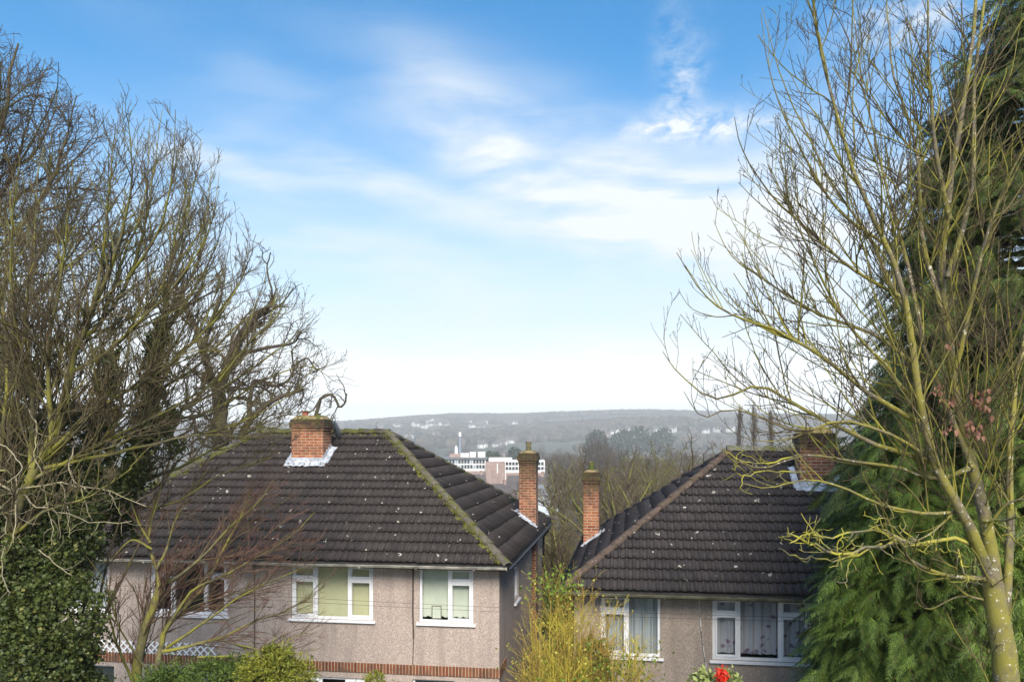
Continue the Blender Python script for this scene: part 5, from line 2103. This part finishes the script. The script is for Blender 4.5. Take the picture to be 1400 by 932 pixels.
# shrub with the red flower head
YF_ = 9.8
bF = base_at(980, YF_)
fr = leaf_mass('flowering_shrub', [lump(978, 940, YF_, .28, .28, .20), lump(955, 936, YF_, .14, .2, .12), lump(998, 926, YF_, .12, .2, .10), lump(965, 926, YF_, .10, .16, .09)], 620, .07, leaf_mat('glossy_variegated_leaf', (.05, .09, .02), (.34, .38, .12), .35, .2),
               'leafy shrub with one bright red flower head below the right house window', 'shrub', 86, bF, aspect=.6)
rng = np.random.default_rng(3)
pos = P(987, 923, YF_ - .25) + rng.normal(0, 1, (320, 3)) * np.array([.026, .03, .034])
V, Q = leaves(rng, pos, .035, aspect=.8)
np_mesh('flower', V, Q, leaf_mat('red_petal', (.55, .015, .008), (.80, .05, .02), .5, .3), fr, org=bF)


# ------------------------------------------------------------------ trees beyond the houses
def proto_tree(name, height, crown_w, seed, mats, dens=1.0, upright=.05, rt=.014, lev3=True):
    """free-standing leafless tree at the origin"""
    rng = np.random.default_rng(seed)
    root = empty(name, (0, 0, 0))
    n = 9
    th = rng.uniform(0, 2 * math.pi, n) + np.arange(n) * 2.4
    trunk = np.stack([np.linspace(0, rng.normal(0, .3), 8), np.linspace(0, rng.normal(0, .3), 8), np.linspace(0, height * .55, 8)], -1)[None]
    tr_r = np.linspace(.035 * height ** .9, .012 * height, 8)[None] * .8
    z0 = rng.uniform(.16, .5, n) * height
    st = np.stack([np.interp(z0, trunk[0, :, 2], trunk[0, :, 0]), np.interp(z0, trunk[0, :, 2], trunk[0, :, 1]), z0], -1)
    d = np.stack([np.cos(th) * crown_w / height * 1.1, np.sin(th) * crown_w / height * 1.1, np.full(n, .9)], -1)
    L = (height - z0) * rng.uniform(.7, 1.0, n)
    p, r = grow(rng, st, d, L, np.full(n, .011 * height), 10, .12, (0, 0, upright), .25)
    V, Q = tubes([(trunk, tr_r), (p, r)], [8, 6])
    np_mesh('trunk', V, Q, mats[0], root, smooth=True)
    bt, sd_ = [], []
    s, d, l, rr = spawn(rng, p, r, 2.2 * dens, .12, 1, 42, .42, .5, .5, .1)
    a, b = grow(rng, s, d, np.minimum(l, height * .3), np.clip(rr, rt * 1.4, .06), 7, .16, (0, 0, upright), .4)
    bt.append((a, b)); sd_.append(4)
    s, d, l, rr = spawn(rng, a, b, 2.6 * dens, .1, 1, 42, .45, .6, .3, .1)
    a, b = grow(rng, s, d, np.minimum(l, height * .13), np.clip(rr, rt, rt * 1.6), 5, .18, (0, 0, upright), .6)
    bt.append((a, b)); sd_.append(3)
    if lev3:
        s, d, l, rr = spawn(rng, a, b, 2.4 * dens, .1, 1, 42, .5, .7, .2, .1)
        a, b = grow(rng, s, d, np.minimum(l, height * .06), np.clip(rr, rt * .7, rt), 3, .2, (0, 0, upright), .8)
        bt.append((a, b)); sd_.append(3)
    V, Q = tubes(bt, sd_)
    np_mesh('crown', V, Q, mats[1], root)
    print(name, len(Q))
    return root


M['mid_brown'] = bark('hazel_twig', (.105, .078, .05), (.12, .105, .04), .3, None, 1)
M['mid_olive'] = bark('olive_bark', (.12, .105, .045), (.17, .165, .035), .6, None, 1)
M['mid_olive_twig'] = bark('olive_brown_twig', (.11, .09, .045), (.145, .14, .04), .5, None, 1)
M['far_brown'] = bark('far_twig', (.10, .08, .06), (.09, .085, .05), .4, None, .2)
protoA = proto_tree('bare_tree', 10.5, 7.0, 101, (M['mid_olive'], M['mid_olive_twig']), 1.35, .05)
protoB = proto_tree('bare_tree', 9.0, 7.0, 102, (M['mid_olive'], M['mid_brown']), 1.45, .06)
protoC = proto_tree('bare_tree', 12.0, 8.0, 103, (M['bark_brown'], M['mid_brown']), 1.0, .04)


def add_ivy(root, h, r, n, size, seed):
    rng = np.random.default_rng(seed)
    ivy_on(rng, [(0, 0, 0), (.05, 0, h * .5), (0, 0, h)], [r, r * .7, .1], n, size, parent=root)


add_ivy(protoA, 5.5, .8, 1600, .16, 4)

used = set()


def put(proto, px, top_py, Y, h, label, group, cat='tree', rz=None, widen=1.0):
    """stand a copy so that its top shows about top_py"""
    o = proto if proto.name not in used else copy_tree(proto)
    used.add(proto.name)
    x = (px - 700) / F * Y
    topz = HC + (600 - top_py) / F * Y
    g = float(ground_h(x, Y))
    s = (topz - g) / h
    o.location = (x, Y, g)
    o.scale = (s * widen, s * widen, s)
    o.rotation_euler = (0, 0, random.uniform(0, 6.28) if rz is None else rz)
    tag(o, label, cat, group)
    return o


G1 = 'bare trees in the gardens behind the two houses'
EXTRA = []
_r = random.Random(5)
for _px, _py, _Y in [(755, 640, 70), (775, 615, 90), (800, 612, 100), (842, 600, 80), (865, 605, 95), (885, 598, 85), (915, 592, 95), (950, 592, 80), (790, 650, 46), (820, 650, 50), (850, 640, 44), (880, 632, 50), (910, 622, 52), (835, 665, 36),
                     (875, 660, 38), (765, 700, 33), (755, 745, 29), (790, 735, 24), (665, 672, 75), (700, 690, 66), (995, 596, 85), (785, 690, 38)]:
    _k = _r.choice([0, 1, 1, 2])
    EXTRA.append(((protoA, protoB, protoC)[_k], (10.5, 9.0, 12.0)[_k], _px, _py, _Y, 'leafless tree in the thicket of bare trees between and behind the two houses'))
for (pr, h, px, py, Y, lb) in [
    (protoA, 10.5, 900, 592, 45, 'olive leafless tree just over the slope of the right-hand roof'),
    (protoB, 9.0, 828, 608, 38, 'leafless tree directly behind the slim sooty chimney'),
    (protoA, 10.5, 770, 655, 34, 'ivy-stemmed bare tree in the gap between both houses'),
    (protoB, 9.0, 860, 622, 31, 'low olive bare tree right of the slim sooty chimney'),
    (protoC, 12.0, 935, 582, 60, 'tall brown leafless tree with dark fine crown above the right roof slope'),
    (protoB, 9.0, 780, 628, 55, 'brown leafless tree between the two slim chimneys'),
    (protoA, 10.5, 870, 600, 55, 'spreading bare tree behind the green ones near the right roof'),
    (protoB, 9.0, 690, 655, 48, 'green twiggy bare tree just left of the tall slim chimney'),
    (protoC, 12.0, 975, 600, 48, 'bare tree close to the ridge end of the right roof'),
    (protoA, 10.5, 745, 672, 42, 'low bare tree just right of the tall slim chimney'),
    (protoB, 9.0, 800, 690, 26, 'bare bushy tree low in the gap between the houses'),
    (protoA, 10.5, 845, 690, 27, 'ivy-grown bare tree low behind the right roof edge'),
    *EXTRA,
    (protoC, 12.0, 815, 600, 75, 'brown rounded bare tree behind the slim sooty chimney, farther off'),
    (protoC, 12.0, 490, 575, 70, 'thin bare tree showing over the left roof ridge'),
    (protoC, 12.0, 462, 570, 80, 'faint bare tree over the ridge beside the dish'),
    (protoB, 9.0, 650, 668, 60, 'small bare tree below the long white-windowed building'),
]:
    put(pr, px, py, Y, h, lb, G1)

G2_ = 'bare trees behind the left house'
for px, py, Y in ((330, 575, 55), (230, 560, 45), (120, 540, 42), (30, 520, 40), (390, 585, 70)):
    put(protoC, px, py, Y, 12.0, 'bare tree standing behind the left roof among the branches', G2_)
G3_ = 'bare trees behind the right house'
for px, py, Y in ((1075, 590, 60), (1130, 575, 55)):
    put(protoB, px, py, Y, 9.0, 'bare tree standing behind the ridge of the right roof', G3_)


# poplars
def poplar(seed):
    rng = np.random.default_rng(seed)
    root = empty('poplar_tree', (0, 0, 0))
    trunk = np.stack([0 * np.arange(8.), 0 * np.arange(8.), np.linspace(0, 19.5, 8)], -1)[None]
    V, Q = tubes([(trunk, np.linspace(.22, .02, 8)[None])], [8])
    np_mesh('trunk', V, Q, M['far_brown'], root, smooth=True)
    s, d, l, r = spawn(rng, trunk, np.full((1, 8), .1), 7, .12, 1, 24, .26, .6, 1.0, .5, shape=.6, maxn=200)
    a, b = grow(rng, s, d, np.clip(l, 1, 4.5), np.full(len(s), .035), 6, .06, (0, 0, .16), .4)
    s, d, l, r = spawn(rng, a, b, 3.5, .1, 1, 26, .5, .6, .4, .5)
    a2, b2 = grow(rng, s, d, np.clip(l, .4, 1.6), np.full(len(s), .022), 4, .08, (0, 0, .15), .6)
    V, Q = tubes([(a, b), (a2, b2)], [4, 3])
    np_mesh('crown', V, Q, M['far_brown'], root)
    return root


pop = poplar(4)
for i, (px, py, lb) in enumerate([(1011, 566, 'first of three upright bare poplars over the right roof ridge, nearest the sky gap'), (1031, 563, 'middle one of three upright bare poplars over the right roof ridge'),
                                  (1054, 568, 'third upright bare poplar over the right roof ridge, nearest the wide chimney')]):
    put(pop, px, py, 150, 19.5, lb, 'upright poplars beyond the right roof', rz=i * 1.3, widen=.9)


# valley trees: rounded bare crowns and dark evergreens
def far_tree(name, h, w, seed, mat, dens, evergreen=False):
    rng = np.random.default_rng(seed)
    root = empty(name, (0, 0, 0))
    trunk = np.stack([0 * np.arange(5.), 0 * np.arange(5.), np.linspace(0, h * .7, 5)], -1)[None]
    V, Q = tubes([(trunk, np.linspace(.35, .1, 5)[None])], [6])
    np_mesh('trunk', V, Q, M['bark_brown'], root)
    n = dens
    u = unit(rng.normal(0, 1, (n, 3)))
    rr = rng.uniform(.35, 1, n) ** .5
    bump = 1 + .2 * np.sin(u[:, 0] * 5 + seed) * np.sin(u[:, 2] * 6 + seed)
    pos = np.array([0, 0, h * .62]) + u * np.array([w / 2, w / 2, h * .38]) * (rr * bump)[:, None]
    if evergreen:
        V, Q = leaves(rng, pos, .9, .3, 1.0)
        np_mesh('crown', V, Q, mat, root)
    else:
        d = unit(u + np.array([0, 0, .5]) + rng.normal(0, .4, (n, 3)))
        p, r = grow(rng, pos - d * 1.0, d, rng.uniform(1.2, 2.6, n), np.full(n, .055), 3, .2, (0, 0, .05), .5)
        V, Q = tubes([(p, r)], [3])
        np_mesh('crown', V, Q, mat, root)
    return root


M['far_evergreen'] = leaf_mat('far_evergreen_leaf', (.014, .028, .014), (.035, .06, .028), .7, .1)
fa_ = far_tree('valley_tree', 14, 11, 1, M['far_brown'], 900)
fb_ = far_tree('valley_tree', 14, 13, 2, M['far_brown'], 1000)
fe_ = far_tree('valley_evergreen', 13, 11, 3, M['far_evergreen'], 900, True)
# individually placed, those one can tell apart
for (pr, h, px, py, Y, lb) in [
    (fe_, 13, 668, 616, 480, 'pointed dark evergreen behind the white roof boxes of the long building'), (fe_, 13, 679, 617, 500, 'second dark evergreen behind the long building, next to the pointed one'),
    (fe_, 13, 704, 611, 560, 'broad dark evergreen behind the long building, just left of the tall slim chimney'), (fe_, 13, 815, 588, 800, 'far hazy evergreen above the rounded brown tree'),
    (fe_, 13, 872, 583, 900, 'far hazy evergreen in a row below the pale hillside field'), (fe_, 13, 905, 585, 900, 'far hazy evergreen over the bare trees near the right roof'), (fe_, 13, 850, 588, 850, 'hazy evergreen left of the row below the pale field')]:
    put(pr, px, py, Y, h, lb, 'dark evergreens in the hazy valley', widen=.55 if px < 700 else .8)
put(fb_, 816, 594, 250, 14, 'dark rounded leafless crown above the slim sooty chimney', 'hazy bare trees across the valley', widen=.55)
random.seed(12)
for k in range(150):
    Y = 200 + 1100 * random.random() ** 1.1
    px = random.uniform(430, 1240)
    if 580 < px < 770 and Y < 400:
        continue
    pr = random.choice([fa_, fb_])
    x = (px - 700) / F * Y
    o = pr if pr.name not in used else copy_tree(pr)
    used.add(pr.name)
    s = random.uniform(.7, 1.25)
    o.location = (x, Y, float(ground_h(x, Y)) - .2)
    o.scale = (s, s, s * random.uniform(.85, 1.1))
    o.rotation_euler = (0, 0, random.uniform(0, 6.28))
    tag(o, 'hazy leafless tree in the valley beyond the roofs', 'tree', 'hazy bare trees across the valley')


# woods on the far hills, read as one mass
def woods():
    rng = np.random.default_rng(17)
    t = (1 + 5 ** .5) / 2
    ico = unit(np.array([(-1, t, 0), (1, t, 0), (-1, -t, 0), (1, -t, 0), (0, -1, t), (0, 1, t), (0, -1, -t), (0, 1, -t), (t, 0, -1), (t, 0, 1), (-t, 0, -1), (-t, 0, 1)], float))
    fc = np.array([(0, 11, 5), (0, 5, 1), (0, 1, 7), (0, 7, 10), (0, 10, 11), (1, 5, 9), (5, 11, 4), (11, 10, 2), (10, 7, 6), (7, 1, 8), (3, 9, 4), (3, 4, 2), (3, 2, 6), (3, 6, 8), (3, 8, 9), (4, 9, 5), (2, 4, 11), (6, 2, 10), (8, 6, 7), (9, 8, 1)])
    n = 44000
    y = 1250 + 1650 * rng.uniform(0, 1, n) ** .8
    px = rng.uniform(-250, 1700, n)
    x = (px - 700) / F * y
    dens = np.sin(x / 140 + 1) * np.sin(y / 120 - x / 300) + .5 * np.sin(x / 60) * np.sin(y / 47)
    keepm = (dens > -.25) | (y > 2450)
    # open field on the slope right of the town
    field = (px > 745) & (px < 905) & (y > 1900) & (y < 2420)
    keepm &= ~field
    for hx, hy in HILL:      # gardens stay open round the houses
        keepm &= ~((np.abs(x - hx) < 26) & (y < hy + 8) & (y > hy - 110))
    x, y = x[keepm], y[keepm]
    n = len(x)
    z = ground_h(x, y)
    r = rng.uniform(5, 9.5, n)
    hh = rng.uniform(6, 10, n)
    V = ico[None] * np.stack([r, r, hh], -1)[:, None] * (1 + rng.normal(0, .16, (n, 12, 1))) + np.stack([x, y, z + 6], -1)[:, None]
    Q = fc[None] + (np.arange(n) * 12)[:, None, None]
    m, tt, b = new_mat('winter_wood')
    rnd = tt.node('ShaderNodeNewGeometry').outputs['Random Per Island']
    tt.put(b.inputs['Base Color'], tt.ramp(rnd, [(0, (.012, .015, .009)), (.25, (.02, .028, .014)), (.5, (.055, .044, .030)), (1, (.11, .088, .062))]))
    b.inputs['Roughness'].default_value = 1
    o = np_mesh('far_woods', V.reshape(-1, 3), Q.reshape(-1, 3), m)
    tag(o, 'hazy winter woods covering the distant hills', 'woods', kind='stuff')



# ------------------------------------------------------------------ town in the valley
M['wallwhite'] = plain('pale_render', (.72, .70, .66), .8, .05, .3)
M['wallbrick'] = plain('town_brick', (.33, .235, .20), .9, .12, .5)
M['townroof'] = plain('town_roof', (.10, .085, .08), .9, .15, .5)
M['flatroof'] = plain('flat_roof', (.17, .18, .19), .9, .1, .2)
M['darkglass'] = plain('dark_town_glass', (.035, .05, .065), .15, .2, .4)
M['panel'] = plain('blue_grey_panel', (.30, .35, .42), .6, .1, .4)

TY = 330.0


def tx(px, Y=TY):
    return (px - 700) / F * Y


def tz(py, Y=TY):
    return HC + (600 - py) / F * Y


gy = float(ground_h(0, TY))
sch = empty('school_block', (tx(645), TY, gy), 0, 'long flat-roofed building with white window bands and a brick end, in the valley', 'building')


def blk(mb, px0, px1, py0, py1, dy0, dy1, ox, zbase=None):
    z0 = tz(py0) - gy if zbase is None else zbase
    mb.box(tx(px0) - ox, tx(px1) - ox, dy0, dy1, z0, tz(py1) - gy)


ox = tx(645)
mb = MB()
blk(mb, 600, 664, 700, 626.3, 0, 14, ox)
mb.build('wall', M['wallwhite'], sch)
mb = MB()
blk(mb, 598, 666, 627.2, 624.8, -.8, 15, ox)
mb.build('roof', M['flatroof'], sch)
for row, (pa, pb) in enumerate(((633.2, 628.4), (640, 635.2))):
    for k in range(15):
        p0 = 602 + k * 4.1
        w_ = MB()
        blk(w_, p0, p0 + 3.1, pa, pb, -.12, -.01, ox)
        w_.build('window', M['darkglass'] if (k * 7 + row * 3) % 5 else M['panel'], sch)
mb = MB()
blk(mb, 600, 663.8, 665, 643.5, -.14, -.011, ox)
mb.build('brick_base', M['wallbrick'], sch)
mb = MB()
blk(mb, 664.2, 690, 690, 631, -4, 12, ox)
mb.build('brick_end', M['wallbrick'], sch)
mb = MB()
blk(mb, 679.6, 681, 646, 633, -4.2, -4.01, ox)
mb.build('white_strip', M['wallwhite'], sch)
mb = MB()
blk(mb, 690.2, 745, 690, 629, 0, 12, ox)
mb.build('wing', M['wallwhite'], sch)
for row, (pa, pb) in enumerate(((635.6, 631.4), (642, 638))):
    for k in range(12):
        p0 = 691.5 + k * 4.4
        w_ = MB()
        blk(w_, p0, p0 + 3.3, pa, pb, -.12, -.01, ox)
        w_.build('window', M['darkglass'], sch)
mb = MB()
blk(mb, 692, 745, 670, 646, -.14, -.011, ox)
mb.build('brick_base', M['wallbrick'], sch)
mb = MB()
blk(mb, 668, 700, 630.8, 625.6, 2.0, 9, ox)
mb.build('roof_house', M['wallwhite'], sch)
mb = MB()
for p0, p1, a in ((629, 641, 619.5), (642, 650, 617.8), (653, 663, 617.5), (616, 628, 620.5)):
    blk(mb, p0, p1, 625, a, 2.5, 8, ox)
mb.build('plant_room', M['wallwhite'], sch)
mb = MB()
blk(mb, 614.5, 629, 624.7, 620, 1.2, 2.4, ox)
mb.build('plant_room', M['wallbrick'], sch)
mb = MB()
x_ = tx(622.6) - ox
mb.tube([(x_, 5, tz(622) - gy), (x_, 5, tz(611) - gy)], .62, 12)
mb.tube([(x_, 5, tz(610.9) - gy), (x_, 5, tz(609) - gy)], .28, 10)
mb.build('flue', M['white'], sch)
# mast
mst = empty('radio_mast', (tx(628.9, 420), 420, float(ground_h(tx(628.9, 420), 420))), 0, 'slim mast with pale round head rising behind the long white-windowed building', 'mast')
g0 = mst.location.z
mb = MB()
mb.tube([(0, 0, 0), (0, 0, tz(596.5, 420) - g0)], [.55, .38], 10)
mb.build('pole', M['panel'], mst)
mb = MB()
mb.tube([(0, 0, tz(596.4, 420) - g0), (0, 0, tz(590.5, 420) - g0)], [.72, .72], 12)
mb.build('antenna_head', M['white'], mst)


def town_house(wall, roofm, w=9, d=8, h=5.2, rh=2.8):
    root = empty('town_house', (0, 0, 0))
    mb = MB()
    mb.box(-w / 2, w / 2, -d / 2, d / 2, 0, h)
    for s in (-1, 1):
        mb.poly([(s * w / 2, -d / 2, h), (s * w / 2, d / 2, h), (s * w / 2, 0, h + rh)][::s])
    mb.build('wall', wall, root)
    mb = MB()
    o = .4
    for s in (-1, 1):
        a = [(-w / 2 - o, s * (d / 2 + o), h - .25), (w / 2 + o, s * (d / 2 + o), h - .25), (w / 2 + o, 0, h + rh + .05), (-w / 2 - o, 0, h + rh + .05)]
        mb.poly(a)
        mb.poly([(p[0], p[1], p[2] + .2) for p in a])
        mb.poly([a[0], a[1], (a[1][0], a[1][1], a[1][2] + .2), (a[0][0], a[0][1], a[0][2] + .2)])
    r = mb.build('roof', roofm, root)
    mb = MB()
    mb.box(w / 2 - 1.5, w / 2 - .7, -.4, .4, h + rh - .9, h + rh + 1.2)
    mb.build('chimney', M['wallbrick'], r)
    for wx in (-w * .3, w * .3):
        for z in (.9, 3.3):
            mb = MB()
            mb.box(wx - .75, wx + .75, -d / 2 - .06, -d / 2 - .01, z, z + 1.2)
            mb.build('window', M['darkglass'], root)
    return root


thA = town_house(M['wallwhite'], M['townroof'])
thB = town_house(M['wallbrick'], M['townroof'])
M['wallblue'] = plain('pale_blue_wall', (.55, .60, .66), .8, .1, .3)
thC = town_house(M['wallblue'], M['flatroof'], 14, 9, 3.8, 1.0)


def find_Y(px, py, y0=900, y1=2700):
    for Y in np.arange(y0, y1, 12):
        x = (px - 700) / F * Y
        if HC + (600 - py) / F * Y <= float(ground_h(x, Y)) + 2:
            return float(Y)
    return None


def place_house(pr, px, py_base, Y, rz, label, group, s=1.0):
    o = pr if pr.name not in used else copy_tree(pr)
    used.add(pr.name)
    x = tx(px, Y)
    z = float(ground_h(x, Y)) - .3
    o.location = (x, Y, z)
    o.rotation_euler = (0, 0, rz)
    o.scale = (s, s, s)
    tag(o, label, 'house', group)
    return o


# near ones that show between the roofs: brick houses with dark roofs before the school
def house_top(pr, px, top_py, Y, rz, wide, tall, label, group):
    place_house(pr, px, 0, Y, rz, label, group)
    o = [c for c in COL.objects if c.get('label') == label][-1]
    k = (tz(top_py, Y) - o.location.z) / tall
    o.scale = (wide, wide, k)


for (pr, px, py, Y, rz, wide, tall, lb) in [
    (thB, 644, 643, 255, .15, .95, 9.2, 'dark-roofed house in front of the long white-windowed building, nearest the left roof'),
    (thB, 722, 644, 235, -.2, 1.25, 9.2, 'dark-roofed house right behind the tall slim chimney'),
    (thB, 676, 656, 215, .5, .9, 9.2, 'low dark-roofed house under the brick end of the long building'),
    (thC, 744, 662, 190, .1, .5, 5.1, 'small pale blue flat-roofed house just right of the tall slim chimney'),
    (thA, 752, 650, 260, .3, .6, 9.2, 'small white house right of the tall slim chimney, under the wing of the long building'),
    (thA, 610, 648, 270, -.3, .9, 9.2, 'white house below the window bands, mostly behind the left roof slope')]:
    house_top(pr, px, py, Y, rz, wide, tall, lb, 'houses below the long building')
random.seed(33)
for (px, Y, k) in [(862, 240, 0), (885, 250, 2), (912, 230, 0), (938, 245, 2), (958, 210, 0), (972, 250, 2), (840, 260, 0), (898, 280, 2), (925, 300, 2), (880, 330, 0), (950, 340, 0), (985, 300, 2)]:
    place_house((thA, thB, thC)[k], px, 0, Y, random.uniform(-.5, .5), 'pale house glimpsed through the bare trees over the right roof slope', 'pale houses seen through the bare trees', random.uniform(.9, 1.3))
HILL = []
for k in range(64):
    px, py = random.choice([(random.uniform(640, 672), random.uniform(583, 590)), (random.uniform(640, 705), random.uniform(579, 588)), (random.uniform(588, 612), random.uniform(578, 584)),
                            (random.uniform(655, 700), random.uniform(604, 612)), (random.uniform(890, 1000), random.uniform(584, 592)), (random.uniform(500, 600), random.uniform(582, 600)), (random.uniform(810, 880), random.uniform(590, 600))])
    Y = find_Y(px, py)
    if Y is None or Y > 2600:
        continue
    HILL.append((tx(px, Y), Y))
    place_house(thA if k % 5 else thB, px, 0, Y, random.uniform(-.8, .8), 'tiny pale house on the hazy far hillside', 'pale houses scattered on the far hillside', random.uniform(1.0, 1.5) * Y / 1500)
for k in range(40):
    Y = random.uniform(450, 1150)
    px = random.uniform(470, 1150)
    place_house(random.choice([thA, thB]), px, 0, Y, random.uniform(-.8, .8), 'small house among the hazy trees in the valley', 'small houses among the valley trees', random.uniform(.9, 1.2))
woods()

# telephone wires across the front of the left house
wr = empty('telephone_wire', (0, 0, 0), 0, 'pair of thin overhead wires running level across both house fronts', 'wire')
for dz, dy in ((0, 0), (-.09, .25)):
    pts = []
    for t in np.linspace(0, 1, 40):
        a = P(-400, 762 + dz * 60, 15.6 + dy)
        b = P(1750, 858 + dz * 60, 14.6 + dy)
        p = a * (1 - t) + b * t
        p[2] -= .35 * math.sin(math.pi * t)
        pts.append(p)
    mb = MB()
    mb.tube(pts, .0032, 5)
    mb.build('wire', M['cable'], wr)

# ------------------------------------------------------------------ haze over the valley
hm = bpy.data.materials.new('haze')
hm.use_nodes = True
ht = NT(hm.node_tree)
for n in list(ht.n):
    ht.n.remove(n)
pv = ht.node('ShaderNodeVolumePrincipled')
pv.inputs['Color'].default_value = (1.0, .975, .94, 1)
pv.inputs['Density'].default_value = .00042
pv.inputs['Anisotropy'].default_value = .1
mo_ = ht.node('ShaderNodeOutputMaterial')
ht.l.new(pv.outputs[0], mo_.inputs['Volume'])
mb = MB()
mb.box(-GX, GX, -75, 3120, -40, 128)
hz = mb.build('haze', hm)
tag(hz, kind='stuff')
